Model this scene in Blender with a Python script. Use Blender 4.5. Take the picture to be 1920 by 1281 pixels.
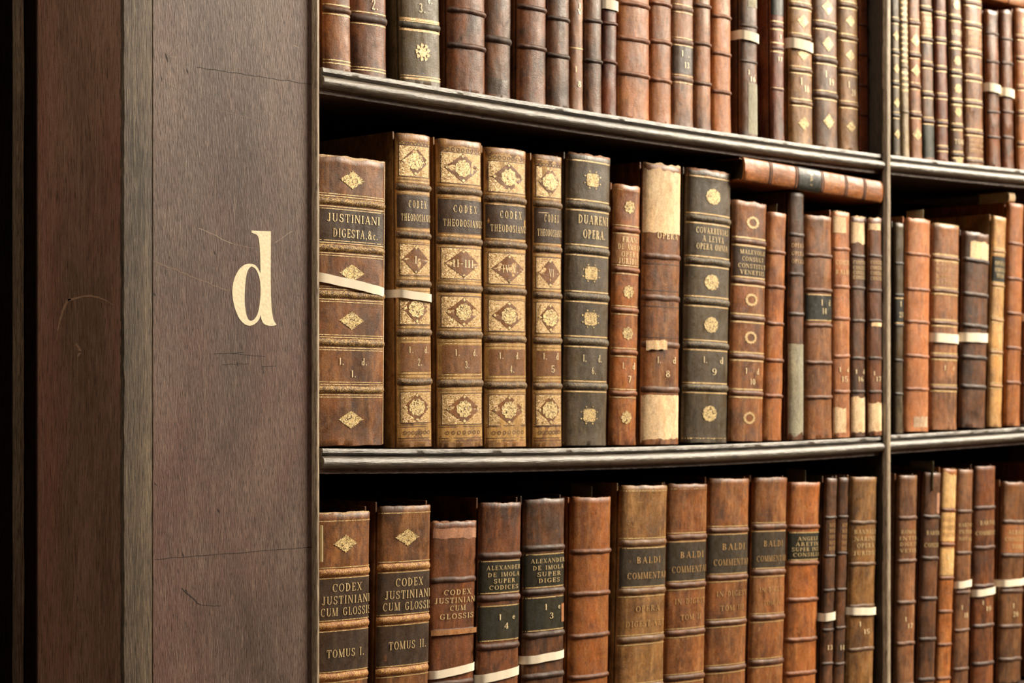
import bpy, bmesh, math, random
import numpy as np
from mathutils import Vector, Matrix, noise
from mathutils.geometry import tessellate_polygon

for o in list(bpy.data.objects):
    bpy.data.objects.remove(o)
SC = bpy.context.scene
COL = SC.collection

# ------------------------------------------------------------------ camera
F = 3650.0                 # focal length in pixels of a 1920 wide frame
PX, PY = 960.0, 720.0      # principal point (horizon at y = 720)
TH = math.atan(F / 3685.0)
S_, C_ = math.sin(TH), math.cos(TH)
D = 1.79                   # distance of the camera from the bookcase front
ZC = 1.5
cam_d = bpy.data.cameras.new('camera')
cam = bpy.data.objects.new('camera', cam_d)
COL.objects.link(cam)
cam.location = (0, -D, ZC)
cam.rotation_euler = (math.pi / 2, 0, -TH)
cam_d.sensor_width = 36
cam_d.lens = F / 1920 * 36
cam_d.shift_y = (PY - 640.5) / 1920
cam_d.clip_start = 0.05
cam_d.dof.use_dof = True
cam_d.dof.focus_distance = 2.28
cam_d.dof.aperture_fstop = 8.0
SC.camera = cam

# ------------------------------------------------------------------ light
SC.view_settings.view_transform = 'Standard'
SC.view_settings.look = 'None'
SC.view_settings.exposure = 0.0
SC.view_settings.gamma = 1.0
SC.view_settings.use_curve_mapping = False
wd = bpy.data.worlds.new('hall')
SC.world = wd
wd.use_nodes = True
bg = wd.node_tree.nodes['Background']
bg.inputs[0].default_value = (1.0, 0.85, 0.64, 1)
bg.inputs[1].default_value = 0.022


def area_light(name, loc, target, sx, sy, power, col):
    l = bpy.data.lights.new(name, 'AREA')
    l.shape = 'RECTANGLE'
    l.size, l.size_y = sx, sy
    l.energy = power
    l.color = col
    o = bpy.data.objects.new(name, l)
    COL.objects.link(o)
    o.location = loc
    o.rotation_euler = (Vector(target) - Vector(loc)).to_track_quat('-Z', 'Y').to_euler()
    return o


# tall window across the aisle, up and to the right of the camera
area_light('window_light', (6.3, -2.35, 4.3), (2.0, 0.0, 1.5), 2.0, 2.6, 980, (1.0, 0.885, 0.71))
# added fill from overhead for the left-facing sides, no real source there
area_light('fill_light', (0.0, -0.8, 4.4), (1.25, 0.0, 1.7), 1.5, 1.0, 62, (1.0, 0.86, 0.70))


# ------------------------------------------------------------------ projection helpers
def unp(px, py, y=0.0):
    """point of the plane y = const that the photograph shows at (px, py)"""
    rx, rz = (px - PX) / F, -(py - PY) / F
    t = (y + D) / (C_ - rx * S_)
    return Vector((t * (S_ + rx * C_), y, ZC + t * rz))


def proj(p):
    dx, dy = p[0], p[1] + D
    t = dx * S_ + dy * C_
    return PX + F * (dx * C_ - dy * S_) / t, PY - F * (p[2] - ZC) / t


def y_of_px(px, X):
    """depth y at which the plane x = X meets the picture column px"""
    rx = (px - PX) / F
    t = X / (S_ + rx * C_)
    return t * (C_ - rx * S_) - D


def lin(r, g, b, k=1.0):
    def f(c):
        c /= 255.0
        return c / 12.92 if c <= 0.04045 else ((c + 0.055) / 1.055) ** 2.4
    return (f(r) * k, f(g) * k, f(b) * k, 1.0)


# ------------------------------------------------------------------ materials
class NT:
    def __init__(self, name):
        self.m = bpy.data.materials.new(name)
        self.m.use_nodes = True
        self.t = self.m.node_tree
        self.b = self.t.nodes['Principled BSDF']
        self.n = self.t.nodes

    def link(self, a, b):
        self.t.links.new(a, b)

    def coord(self, off=(0, 0, 0), sc=(1, 1, 1)):
        tc = self.n.new('ShaderNodeTexCoord')
        mp = self.n.new('ShaderNodeMapping')
        mp.inputs['Location'].default_value = off
        mp.inputs['Scale'].default_value = sc
        self.link(tc.outputs['Object'], mp.inputs['Vector'])
        return mp.outputs['Vector']

    def noise(self, vec, scale, detail=3, rough=0.55, dist=0.0):
        x = self.n.new('ShaderNodeTexNoise')
        x.inputs['Scale'].default_value = scale
        x.inputs['Detail'].default_value = detail
        x.inputs['Roughness'].default_value = rough
        x.inputs['Distortion'].default_value = dist
        self.link(vec, x.inputs['Vector'])
        return x.outputs['Fac']

    def voronoi(self, vec, scale, feature='F1'):
        x = self.n.new('ShaderNodeTexVoronoi')
        x.feature = feature
        x.inputs['Scale'].default_value = scale
        self.link(vec, x.inputs['Vector'])
        return x.outputs['Distance']

    def ramp(self, fac, a, b, lo=0.0, hi=1.0):
        x = self.n.new('ShaderNodeMapRange')
        x.inputs[1].default_value = a
        x.inputs[2].default_value = b
        x.inputs[3].default_value = lo
        x.inputs[4].default_value = hi
        self.link(fac, x.inputs[0])
        return x.outputs[0]

    def mix(self, fac, a, b, mode='MIX'):
        x = self.n.new('ShaderNodeMix')
        x.data_type = 'RGBA'
        x.blend_type = mode
        for s, v in ((x.inputs[0], fac), (x.inputs[6], a), (x.inputs[7], b)):
            if isinstance(v, (int, float, tuple)):
                s.default_value = v
            else:
                self.link(v, s)
        return x.outputs[2]

    def math(self, op, a, b=0.0):
        x = self.n.new('ShaderNodeMath')
        x.operation = op
        for s, v in ((x.inputs[0], a), (x.inputs[1], b)):
            if isinstance(v, (int, float)):
                s.default_value = v
            else:
                self.link(v, s)
        return x.outputs[0]

    def bump(self, h, strength, dist=0.001):
        x = self.n.new('ShaderNodeBump')
        x.inputs['Strength'].default_value = strength
        x.inputs['Distance'].default_value = dist
        self.link(h, x.inputs['Height'])
        self.link(x.outputs[0], self.b.inputs['Normal'])

    def done(self, col, rough, metal=0.0, spec=0.5):
        for s, v in ((self.b.inputs['Base Color'], col), (self.b.inputs['Roughness'], rough)):
            if isinstance(v, (int, float, tuple)):
                s.default_value = v
            else:
                self.link(v, s)
        self.b.inputs['Metallic'].default_value = metal
        self.b.inputs['Specular IOR Level'].default_value = spec
        return self.m


def leather(name, base, dark, light, seed, blotch=0.7, streak=0.5, scuff=0.5, rough=0.40, mscale=1.0):
    n = NT(name)
    off = (seed * 3.17 % 7, seed * 1.31 % 5, seed * 2.73 % 9)
    v = n.coord(off)
    vs = n.coord(off, (1, 1, 0.16))
    vs2 = n.coord((off[2], off[0], off[1]), (1, 1, 0.45))
    n1 = n.noise(v, 15 * mscale, 6, 0.68, 0.5)
    n2 = n.noise(vs, 90 * mscale, 5, 0.65)
    n3 = n.noise(v, 680, 2, 0.6)
    n4 = n.noise(v, 60, 6, 0.75, 1.6)
    n5 = n.noise(vs, 30 * mscale, 5, 0.7, 0.3)
    n6 = n.noise(v, 38, 5, 0.72, 0.8)
    n8 = n.noise(vs2, 130, 5, 0.75, 1.0)
    n7 = n.noise(n.coord((off[1], off[2], off[0]), (1, 1, 0.3)), 26 * mscale, 5, 0.7, 0.6)
    warm = tuple(min(1.0, x * k) for x, k in zip(base[:3], (1.32, 1.12, 0.88))) + (1,)
    deep = tuple(x * 0.55 for x in dark[:3]) + (1,)
    c = n.mix(n.ramp(n5, 0.46, 0.62, 0, 0.7), base, warm)
    c = n.mix(n.ramp(n1, 0.45, 0.62, 0, blotch), c, dark)
    c = n.mix(n.ramp(n2, 0.50, 0.70, 0, streak), c, light)
    c = n.mix(n.ramp(n7, 0.54, 0.66, 0, 0.65 * blotch), c, light)
    c = n.mix(n.ramp(n5, 0.48, 0.30, 0, blotch * 0.8), c, dark)
    c = n.mix(n.ramp(n6, 0.56, 0.72, 0, blotch * 0.85), c, deep)
    c = n.mix(n.ramp(n4, 0.59, 0.68, 0, scuff), c, light)
    c = n.mix(n.ramp(n8, 0.58, 0.70, 0, blotch * 0.9), c, deep)
    c = n.mix(1.0, c, n.mix(n.ramp(n8, 0.30, 0.62), (1.22, 1.22, 1.22, 1), (0.78, 0.76, 0.74, 1)), 'MULTIPLY')
    c = n.mix(1.0, c, n.mix(n.ramp(n3, 0.3, 0.7), (0.70, 0.70, 0.70, 1), (1.24, 1.24, 1.24, 1)), 'MULTIPLY')
    h = n.math('ADD', n.math('MULTIPLY', n3, 0.6), n.math('ADD', n2, n4))
    n.bump(h, 0.25, 0.0012)
    return n.done(c, n.ramp(n6, 0.3, 0.7, rough - 0.1, rough + 0.16), 0.0, 0.32)


def wood(name, base, dark, light, red, sc=(1, 1, 0.05), seed=0, rough=0.55, bump=0.5, spec=0.4, redamt=0.5):
    n = NT(name)
    off = (seed * 1.7, seed * 2.3, seed * 0.9)
    v = n.coord(off, sc)
    vb = n.coord(off, tuple(0.35 if a < 0.5 else 1 for a in sc))
    g1 = n.noise(v, 820, 5, 0.7, 0.0)
    g2 = n.noise(v, 150, 5, 0.65, 0.3)
    bl = n.noise(vb, 9, 6, 0.65, 0.4)
    rd = n.noise(vb, 7, 5, 0.65, 0.3)
    gr = n.noise(n.coord(off), 1100, 3, 0.6)
    po = n.noise(v, 1150, 2, 0.5)
    c = n.mix(n.ramp(rd, 0.44, 0.60, 0, redamt), base, red)
    c = n.mix(n.ramp(bl, 0.47, 0.66, 0, 0.65), c, dark)
    c = n.mix(n.ramp(bl, 0.46, 0.30, 0, 0.45), c, light)
    c = n.mix(n.ramp(g2, 0.52, 0.72, 0, 0.5), c, light)
    c = n.mix(n.ramp(g1, 0.50, 0.36, 0, 0.85), c, dark)
    c = n.mix(n.ramp(g1, 0.54, 0.66, 0, 0.6), c, light)
    c = n.mix(n.ramp(po, 0.41, 0.33, 0, 0.9), c, tuple(x * 0.35 for x in dark[:3]) + (1,))
    c = n.mix(1.0, c, n.mix(n.ramp(gr, 0.3, 0.7), (0.74, 0.74, 0.74, 1), (1.22, 1.22, 1.22, 1)), 'MULTIPLY')
    n.bump(n.math('ADD', g1, n.math('ADD', po, n.math('MULTIPLY', g2, 0.35))), bump * 0.8, 0.0013)
    return n.done(c, n.ramp(g1, 0.3, 0.7, rough + 0.1, rough - 0.08), 0.0, spec)


M = {}
M['panel'] = wood('pilaster_oak', lin(100, 79, 69), lin(56, 42, 37), lin(138, 116, 102), lin(104, 70, 60), (1, 1, 0.085), seed=1, redamt=0.7, rough=0.5, bump=0.8)
M['side'] = wood('edge_oak', lin(94, 77, 59), lin(42, 34, 26), lin(130, 112, 88), lin(84, 66, 50), seed=4, rough=0.6, bump=0.9, redamt=0.3)
M['back'] = wood('lightened_side_oak', lin(150, 112, 90), lin(100, 76, 60), lin(178, 142, 118), lin(164, 100, 82), seed=7, rough=0.6, bump=0.4)  # side of the upright, colour lightened to make up for weak light there
M['bead'] = wood('bead_oak', lin(176, 158, 134), lin(92, 76, 60), lin(206, 190, 164), lin(150, 124, 100), seed=9, rough=0.45, bump=0.5)
M['darkwood'] = wood('dark_oak', lin(38, 28, 21), lin(18, 13, 10), lin(62, 48, 38), lin(44, 24, 18), seed=12, rough=0.55)
M['divwood'] = wood('divider_oak', lin(62, 50, 38), lin(34, 26, 19), lin(86, 72, 56), lin(60, 42, 30), seed=14, rough=0.5)
M['shadewood'] = wood('shade_dark_oak', lin(20, 11, 8), lin(9, 5, 4), lin(30, 19, 14), lin(26, 11, 8), seed=15, rough=0.9, spec=0.03)  # near-black colour stands in for shade on the left wall and case back
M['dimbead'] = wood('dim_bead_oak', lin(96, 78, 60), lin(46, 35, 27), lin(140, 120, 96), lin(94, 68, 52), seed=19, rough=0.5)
M['nosing'] = wood('shelf_nosing_oak', lin(96, 86, 72), lin(44, 37, 30), lin(150, 138, 120), lin(86, 72, 58), (0.06, 1, 1), 21, 0.36, 0.5, 0.75, 0.4)
M['fillet'] = wood('shelf_fillet_oak', lin(116, 98, 86), lin(60, 46, 38), lin(150, 130, 116), lin(120, 84, 74), (0.1, 1, 1), 23, 0.5, 0.6)
M['shelf'] = wood('shelf_oak', lin(58, 40, 30), lin(32, 22, 16), lin(78, 58, 44), lin(60, 36, 26), (0.05, 1, 1), 25, 0.6, 0.4)
M['floor'] = wood('floor_oak', lin(90, 66, 48), lin(50, 36, 26), lin(120, 92, 70), lin(88, 58, 42), (0.05, 1, 1), 27, 0.5, 0.4)


def flat(name, col, rough=0.6, metal=0.0, spec=0.4, scale=200, var=0.25, bump=0.2):
    n = NT(name)
    v = n.coord()
    a = n.noise(v, scale, 4, 0.6)
    c = n.mix(1.0, col, n.mix(n.ramp(a, 0.3, 0.7), (1 - var,) * 3 + (1,), (1 + var,) * 3 + (1,)), 'MULTIPLY')
    n.bump(a, bump, 0.0006)
    return n.done(c, rough, metal, spec)


def gilt(name, gold, under, scale, worn=0.5, lo=0.42, hi=0.6):
    """gold leaf, rubbed through to the leather in a fine tooled pattern"""
    n = NT(name)
    v = n.coord()
    a = n.noise(v, scale, 3, 0.7, 2.5)
    b = n.voronoi(v, scale * 0.9)
    f = n.math('MAXIMUM', n.ramp(a, lo, hi, worn, 0), n.ramp(b, 0.16, 0.05, 0, worn))
    c = n.mix(f, gold, under)
    n.bump(f, 0.4, -0.0004)
    m = n.done(c, 0.34, 0.0, 0.8)
    n.b.inputs['Metallic'].default_value = 0.25
    return m


def tooled(name, gold, under, scale, lo=0.52):
    """raised band: dull leather with small touches of gold tooling left on it"""
    n = NT(name)
    v = n.coord()
    a = n.noise(v, scale, 3, 0.7, 2.0)
    b = n.noise(v, 60, 4, 0.6)
    f = n.ramp(a, lo, lo + 0.06, 0, 0.9)
    c = n.mix(n.ramp(b, 0.4, 0.65, 0, 0.6), under, tuple(x * 0.5 for x in under[:3]) + (1,))
    c = n.mix(f, c, gold)
    n.bump(a, 0.4, 0.0006)
    return n.done(c, 0.62, 0.0, 0.3)


GOLD = lin(216, 180, 118)
M['gilt'] = gilt('gilt_line', GOLD, lin(96, 66, 38), 420, 0.75, 0.40, 0.56)
M['giltfine'] = gilt('gilt_letter', lin(226, 196, 140), lin(120, 90, 56), 520, 0.5, 0.34, 0.48)
M['filigree'] = gilt('gilt_filigree', lin(226, 192, 122), lin(66, 42, 22), 330, 0.95, 0.46, 0.54)
M['medal'] = gilt('gilt_medallion', lin(236, 206, 142), lin(84, 56, 30), 230, 0.95, 0.46, 0.52)
M['dimgilt'] = gilt('rubbed_gilt', lin(200, 158, 98), lin(120, 82, 48), 420, 0.6, 0.40, 0.56)
M['giltpanel'] = leather('gilt_tooled_calf', lin(192, 152, 94), lin(136, 98, 56), lin(222, 184, 122), 5, 0.5, 0.5, 0.4, 0.34)
M['toolband'] = tooled('tooled_band', lin(160, 126, 78), lin(80, 60, 42), 380)
M['toolbandgold'] = tooled('gilt_tooled_band', lin(206, 166, 100), lin(84, 58, 38), 400, 0.50)
M['toolbandorange'] = tooled('orange_tooled_band', lin(212, 166, 92), lin(136, 82, 44), 420, 0.51)
M['blackband'] = tooled('dark_tooled_band', lin(140, 116, 76), lin(54, 45, 34), 420)
M['corner'] = gilt('gilt_corner_tooling', lin(208, 170, 106), lin(138, 102, 58), 300, 0.95, 0.45, 0.57)
M['number'] = flat('bright_gilt', lin(238, 214, 168), 0.4, 0.1, 0.6, 700, 0.15)
M['tooling'] = flat('blind_tooling', lin(84, 54, 32), 0.5)
M['tape'] = flat('cotton_tape', lin(236, 222, 198), 0.85, 0, 0.2, 900, 0.06, 0.3)
M['paper'] = flat('old_paper', lin(186, 170, 132), 0.85, 0, 0.2, 120, 0.12)
M['dimpaper'] = flat('grey_paper', lin(128, 118, 92), 0.85, 0, 0.2, 120, 0.12)
M['pages'] = flat('page_edges', lin(70, 54, 38), 0.9, 0, 0.1, 300, 0.3)  # darker than paper: shade on the unlit page tops put into the colour
M['parch'] = leather('parchment', lin(226, 194, 152), lin(202, 164, 118), lin(242, 220, 184), 3, 0.4, 0.45, 0.4, 0.6)
M['pinkparch'] = leather('torn_skin', lin(170, 122, 92), lin(130, 84, 60), lin(196, 152, 122), 8, 0.5, 0.4, 0.5, 0.6)
M['greycloth'] = leather('grey_repair', lin(150, 144, 122), lin(112, 106, 86), lin(176, 170, 148), 9, 0.4, 0.3, 0.4, 0.6)
M['paint'] = flat('cream_paint', lin(236, 220, 184), 0.5, 0, 0.4, 260, 0.16, 0.4)
M['scratch'] = flat('bare_scratch', lin(138, 118, 102), 0.6)
M['faintscratch'] = flat('faint_scratch', lin(118, 94, 78), 0.6)
M['crack'] = flat('dark_crack', lin(30, 22, 18), 0.8)
M['greenlabel'] = leather('green_black_label', lin(46, 44, 34), lin(28, 26, 20), lin(72, 64, 48), 11, 0.5, 0.4, 0.4, 0.36)
M['darklabel'] = leather('dark_brown_label', lin(74, 58, 46), lin(46, 34, 27), lin(100, 82, 66), 12, 0.5, 0.35, 0.35, 0.34)
M['greylabel'] = leather('grey_black_label', lin(72, 62, 50), lin(46, 38, 30), lin(98, 86, 70), 13, 0.5, 0.35, 0.4, 0.36)
M['tanlabel'] = leather('tan_label', lin(164, 116, 74), lin(124, 80, 48), lin(192, 146, 100), 14, 0.5, 0.4, 0.4, 0.4)
M['pinklabel'] = leather('rose_label', lin(160, 112, 80), lin(120, 78, 54), lin(196, 150, 110), 15, 0.4, 0.4, 0.3, 0.4)
M['blacklabel'] = leather('black_label', lin(44, 44, 40), lin(26, 26, 24), lin(80, 76, 64), 16, 0.4, 0.4, 0.4, 0.34)
M['thread'] = flat('frayed_thread', lin(190, 160, 110), 0.8)

PAL = {   # base, dark, light
    'calf':   (lin(134, 84, 46), lin(66, 40, 24), lin(178, 126, 78)),
    'orange': (lin(158, 96, 48), lin(92, 50, 26), lin(194, 136, 82)),
    'tan':    (lin(180, 116, 72), lin(122, 72, 42), lin(210, 154, 108)),
    'red':    (lin(116, 60, 34), lin(56, 29, 19), lin(154, 94, 60)),
    'brown':  (lin(110, 72, 42), lin(52, 34, 22), lin(152, 108, 70)),
    'umber':  (lin(112, 67, 39), lin(42, 29, 21), lin(158, 98, 56)),
    'dark':   (lin(92, 61, 40), lin(37, 28, 22), lin(144, 92, 56)),
    'black':  (lin(80, 67, 49), lin(44, 36, 27), lin(116, 101, 78)),
    'olive':  (lin(88, 73, 48), lin(50, 40, 26), lin(120, 101, 70)),
    'gilded': (lin(144, 103, 58), lin(86, 56, 31), lin(188, 144, 92)),
    'codex':  (lin(124, 79, 43), lin(62, 38, 22), lin(170, 119, 72)),
    'pale':   (lin(198, 152, 94), lin(146, 102, 58), lin(224, 186, 130)),
    'grey':   (lin(148, 130, 100), lin(94, 78, 58), lin(186, 170, 138)),
    'rose':   (lin(134, 90, 58), lin(76, 49, 33), lin(174, 127, 88)),
}


# ------------------------------------------------------------------ object helpers
class MB:
    """collects polygons; every polygon keeps a material slot"""
    def __init__(self):
        self.v, self.f, self.mi, self.mats = [], [], [], []

    def slot(self, m):
        if m not in self.mats:
            self.mats.append(m)
        return self.mats.index(m)

    def poly(self, pts, m, smooth=False):
        i = len(self.v)
        self.v += [tuple(p) for p in pts]
        self.f.append(tuple(range(i, i + len(pts))))
        self.mi.append(self.slot(m))

    def grid(self, rows, m, close=False, flip=False):
        """rows: list of equally long lists of points"""
        i = len(self.v)
        n = len(rows[0])
        for r in rows:
            self.v += [tuple(p) for p in r]
        s = self.slot(m)
        for a in range(len(rows) - 1):
            for b in range(n - (0 if close else 1)):
                c = (b + 1) % n
                q = (i + a * n + b, i + a * n + c, i + (a + 1) * n + c, i + (a + 1) * n + b)
                self.f.append(q[::-1] if flip else q)
                self.mi.append(s)

    def box(self, x0, x1, y0, y1, z0, z1, m):
        i = len(self.v)
        self.v += [(x0, y0, z0), (x1, y0, z0), (x1, y1, z0), (x0, y1, z0),
                   (x0, y0, z1), (x1, y0, z1), (x1, y1, z1), (x0, y1, z1)]
        s = self.slot(m)
        for q in ((0, 3, 2, 1), (4, 5, 6, 7), (0, 1, 5, 4), (1, 2, 6, 5), (2, 3, 7, 6), (3, 0, 4, 7)):
            self.f.append(tuple(i + k for k in q))
            self.mi.append(s)

    def build(self, name, parent=None, smooth=True, bevel=0.0, angle=40, label=None, stuff=False):
        me = bpy.data.meshes.new(name)
        me.from_pydata(self.v, [], self.f)
        for m in self.mats:
            me.materials.append(m)
        me.polygons.foreach_set('material_index', self.mi)
        if smooth:
            me.polygons.foreach_set('use_smooth', [True] * len(self.f))
            try:
                me.set_sharp_from_angle(angle=math.radians(angle))
            except Exception:
                pass
        me.update()
        o = bpy.data.objects.new(name, me)
        COL.objects.link(o)
        if parent is not None:
            o.parent = parent
        if bevel:
            b = o.modifiers.new('bevel', 'BEVEL')
            b.width = bevel
            b.segments = 3
            b.limit_method = 'ANGLE'
        if label:
            o['label'] = label
        return o


def empty(name, loc=(0, 0, 0), label=None, cat=None, group=None):
    o = bpy.data.objects.new(name, None)
    o.empty_display_size = 0.05
    COL.objects.link(o)
    o.location = loc
    if label:
        o['label'] = label
    if cat:
        o['category'] = cat
    if group:
        o['group'] = group
    return o


# ------------------------------------------------------------------ stroke lettering
TK, TN = 0.135, 0.055


def _st(x0, y0, x1, y1, w):
    if abs(y1 - y0) > abs(x1 - x0) * 0.3:
        return [(x0 - w / 2, y0), (x0 + w / 2, y0), (x1 + w / 2, y1), (x1 - w / 2, y1)]
    return [(x0, y0 - w / 2), (x1, y1 - w / 2), (x1, y1 + w / 2), (x0, y0 + w / 2)]


def _el(cx, cy, rx, ry, a0, a1, tx=TK, ty=TN, n=12):
    out = []
    for i in range(n):
        q = []
        for a, k in ((a0 + (a1 - a0) * i / n, 0), (a0 + (a1 - a0) * (i + 1) / n, 0),
                     (a0 + (a1 - a0) * (i + 1) / n, 1), (a0 + (a1 - a0) * i / n, 1)):
            a = math.radians(a)
            q.append((cx + (rx - tx * k) * math.cos(a), cy + (ry - ty * k) * math.sin(a)))
        out.append(q)
    return out


def _stem(x, y0=0.0, y1=1.0, w=TK, s=(1, 1)):
    o = [_st(x, y0, x, y1, w)]
    if s[0]:
        o.append(_st(x - w / 2 - 0.07, y0 + TN / 2, x + w / 2 + 0.07, y0 + TN / 2, TN))
    if s[1]:
        o.append(_st(x - w / 2 - 0.07, y1 - TN / 2, x + w / 2 + 0.07, y1 - TN / 2, TN))
    return o


def _bar(x0, x1, y, w=TN):
    return [_st(x0, y, x1, y, w)]


def _tick(x, y0, y1, w=TN * 1.2):
    return [_st(x, y0, x, y1, w)]


G = {
    'A': (0.78, [_st(0.08, 0, 0.38, 1, TN), _st(0.38, 1, 0.68, 0, TK)] + _bar(0.18, 0.58, 0.34) + _bar(0.0, 0.2, 0.03) + _bar(0.54, 0.8, 0.03)),
    'B': (0.68, _stem(0.16) + _el(0.2, 0.755, 0.36, 0.245, -90, 90) + _el(0.2, 0.27, 0.42, 0.27, -90, 90)),
    'C': (0.7, _el(0.38, 0.5, 0.37, 0.5, 48, 312) + _tick(0.63, 0.68, 0.97)),
    'D': (0.76, _stem(0.16) + _el(0.2, 0.5, 0.5, 0.5, -90, 90)),
    'E': (0.64, _stem(0.16) + _bar(0.16, 0.58, 0.03) + _bar(0.16, 0.58, 0.97) + _bar(0.16, 0.46, 0.52) + _tick(0.57, 0, 0.24) + _tick(0.55, 0.78, 1) + _tick(0.45, 0.42, 0.62)),
    'F': (0.6, _stem(0.16) + _bar(0.16, 0.56, 0.97) + _bar(0.16, 0.44, 0.5) + _tick(0.55, 0.76, 1) + _tick(0.43, 0.4, 0.6)),
    'G': (0.78, _el(0.38, 0.5, 0.37, 0.5, 48, 312) + _tick(0.63, 0.7, 0.97) + _stem(0.64, 0.08, 0.44, TK, (0, 1))),
    'H': (0.82, _stem(0.16) + _stem(0.66) + _bar(0.16, 0.66, 0.5)),
    'I': (0.34, _stem(0.17)),
    'J': (0.44, _stem(0.28, 0.14, 1.0, TK, (0, 1)) + _el(0.17, 0.16, 0.185, 0.2, 180, 360, TK, TN)),
    'L': (0.62, _stem(0.16) + _bar(0.16, 0.57, 0.03) + _tick(0.56, 0, 0.3)),
    'M': (0.96, _stem(0.1, 0, 1, TN) + _stem(0.82) + [_st(0.12, 1, 0.44, 0, TK), _st(0.44, 0, 0.78, 1, TN)]),
    'N': (0.82, _stem(0.1, 0, 1, TN) + _stem(0.7, 0, 1, TN, (0, 1)) + [_st(0.12, 1, 0.7, 0, TK)]),
    'O': (0.78, _el(0.39, 0.5, 0.38, 0.5, 0, 360, TK, TN, 18)),
    'P': (0.64, _stem(0.16) + _el(0.2, 0.72, 0.4, 0.28, -90, 90)),
    'Q': (0.78, _el(0.39, 0.5, 0.38, 0.5, 0, 360, TK, TN, 18) + [_st(0.4, 0.1, 0.7, -0.18, TK * 0.7)]),
    'R': (0.74, _stem(0.16) + _el(0.2, 0.74, 0.38, 0.26, -90, 90) + [_st(0.4, 0.48, 0.64, 0, TK)] + _bar(0.56, 0.76, 0.03)),
    'S': (0.6, _el(0.3, 0.74, 0.26, 0.26, 30, 270, 0.12, TN) + _el(0.3, 0.25, 0.27, 0.27, -150, 90, 0.12, TN) + _tick(0.52, 0.72, 0.97) + _tick(0.06, 0.03, 0.28)),
    'T': (0.7, _stem(0.35, 0, 1, TK, (1, 0)) + _bar(0.02, 0.68, 0.97) + _tick(0.04, 0.72, 1) + _tick(0.66, 0.72, 1)),
    'U': (0.78, _stem(0.16, 0.3, 1, TK, (0, 1)) + _stem(0.64, 0.3, 1, TN, (0, 1)) + _el(0.38, 0.32, 0.3, 0.32, 180, 360, 0.13, TN)),
    'V': (0.74, [_st(0.1, 1, 0.38, 0, TK), _st(0.38, 0, 0.64, 1, TN)] + _bar(0, 0.24, 0.97) + _bar(0.52, 0.74, 0.97)),
    'X': (0.76, [_st(0.1, 1, 0.64, 0, TK), _st(0.1, 0, 0.64, 1, TN)] + _bar(0, 0.24, 0.97) + _bar(0.52, 0.76, 0.97) + _bar(0, 0.2, 0.03) + _bar(0.52, 0.76, 0.03)),
    'Y': (0.72, [_st(0.08, 1, 0.36, 0.45, TK), _st(0.36, 0.45, 0.62, 1, TN)] + _stem(0.36, 0, 0.48, TK, (1, 0))),
    'Z': (0.66, _bar(0.06, 0.58, 0.97) + _bar(0.06, 0.6, 0.03) + [_st(0.1, 0, 0.54, 1, TK)]),
    '0': (0.56, _el(0.28, 0.5, 0.26, 0.5, 0, 360, 0.13, TN, 16)),
    '1': (0.30, _stem(0.16, s=(0, 0)) + [[(0.0, 0.82), (0.14, 0.92), (0.14, 1.0), (0.1, 1.0)]]),
    '2': (0.56, _el(0.28, 0.72, 0.24, 0.28, -20, 190, 0.12, TN) + [_st(0.46, 0.66, 0.06, 0.04, 0.1)] + _bar(0.04, 0.52, 0.05, 0.1)),
    '3': (0.56, _el(0.27, 0.75, 0.22, 0.25, -90, 160, 0.12, TN) + _el(0.27, 0.26, 0.25, 0.27, -160, 90, 0.12, TN)),
    '4': (0.58, _stem(0.4, 0, 1, TK, (1, 0)) + _bar(0.02, 0.56, 0.28) + [_st(0.04, 0.28, 0.4, 1, TN)]),
    '5': (0.56, _el(0.26, 0.3, 0.27, 0.31, -160, 120, 0.12, TN) + _tick(0.1, 0.45, 1, 0.08) + _bar(0.1, 0.5, 0.95, 0.1)),
    '6': (0.56, _el(0.28, 0.3, 0.25, 0.3, 0, 360, 0.11, TN, 16) + _el(0.34, 0.42, 0.31, 0.58, 70, 190, 0.12, TN)),
    '7': (0.54, _bar(0.04, 0.52, 0.95, 0.1) + [_st(0.48, 0.95, 0.2, 0, 0.13)]),
    '8': (0.56, _el(0.28, 0.76, 0.21, 0.24, 0, 360, 0.1, TN, 14) + _el(0.28, 0.27, 0.26, 0.28, 0, 360, 0.12, TN, 14)),
    '9': (0.56, _el(0.28, 0.7, 0.25, 0.3, 0, 360, 0.11, TN, 16) + _el(0.22, 0.58, 0.31, 0.58, -110, 10, 0.12, TN)),
    'd': (0.58, _stem(0.44, 0, 1, TK, (1, 1)) + _el(0.26, 0.3, 0.25, 0.31, 0, 360, 0.12, TN, 16)),
    'e': (0.5, _el(0.26, 0.3, 0.24, 0.31, 20, 330, 0.12, TN) + _bar(0.06, 0.48, 0.34)),
    'c': (0.46, _el(0.26, 0.3, 0.24, 0.31, 45, 315, 0.12, TN)),
    '&': (0.86, _el(0.34, 0.76, 0.2, 0.24, 0, 360, 0.09, TN, 14) + _el(0.34, 0.27, 0.3, 0.28, 40, 330, 0.13, TN) + [_st(0.22, 0.62, 0.72, 0, 0.12), _st(0.58, 0.14, 0.8, 0.5, TN)]),
    '.': (0.26, [[(0.06, 0), (0.2, 0), (0.2, 0.14), (0.06, 0.14)]]),
    ',': (0.26, [[(0.08, 0), (0.2, 0), (0.2, 0.14), (0.08, 0.14)], [(0.14, 0), (0.2, 0), (0.1, -0.16), (0.06, -0.16)]]),
    '-': (0.4, _bar(0.04, 0.36, 0.45, 0.1)),
    ' ': (0.5, []),
}


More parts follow.
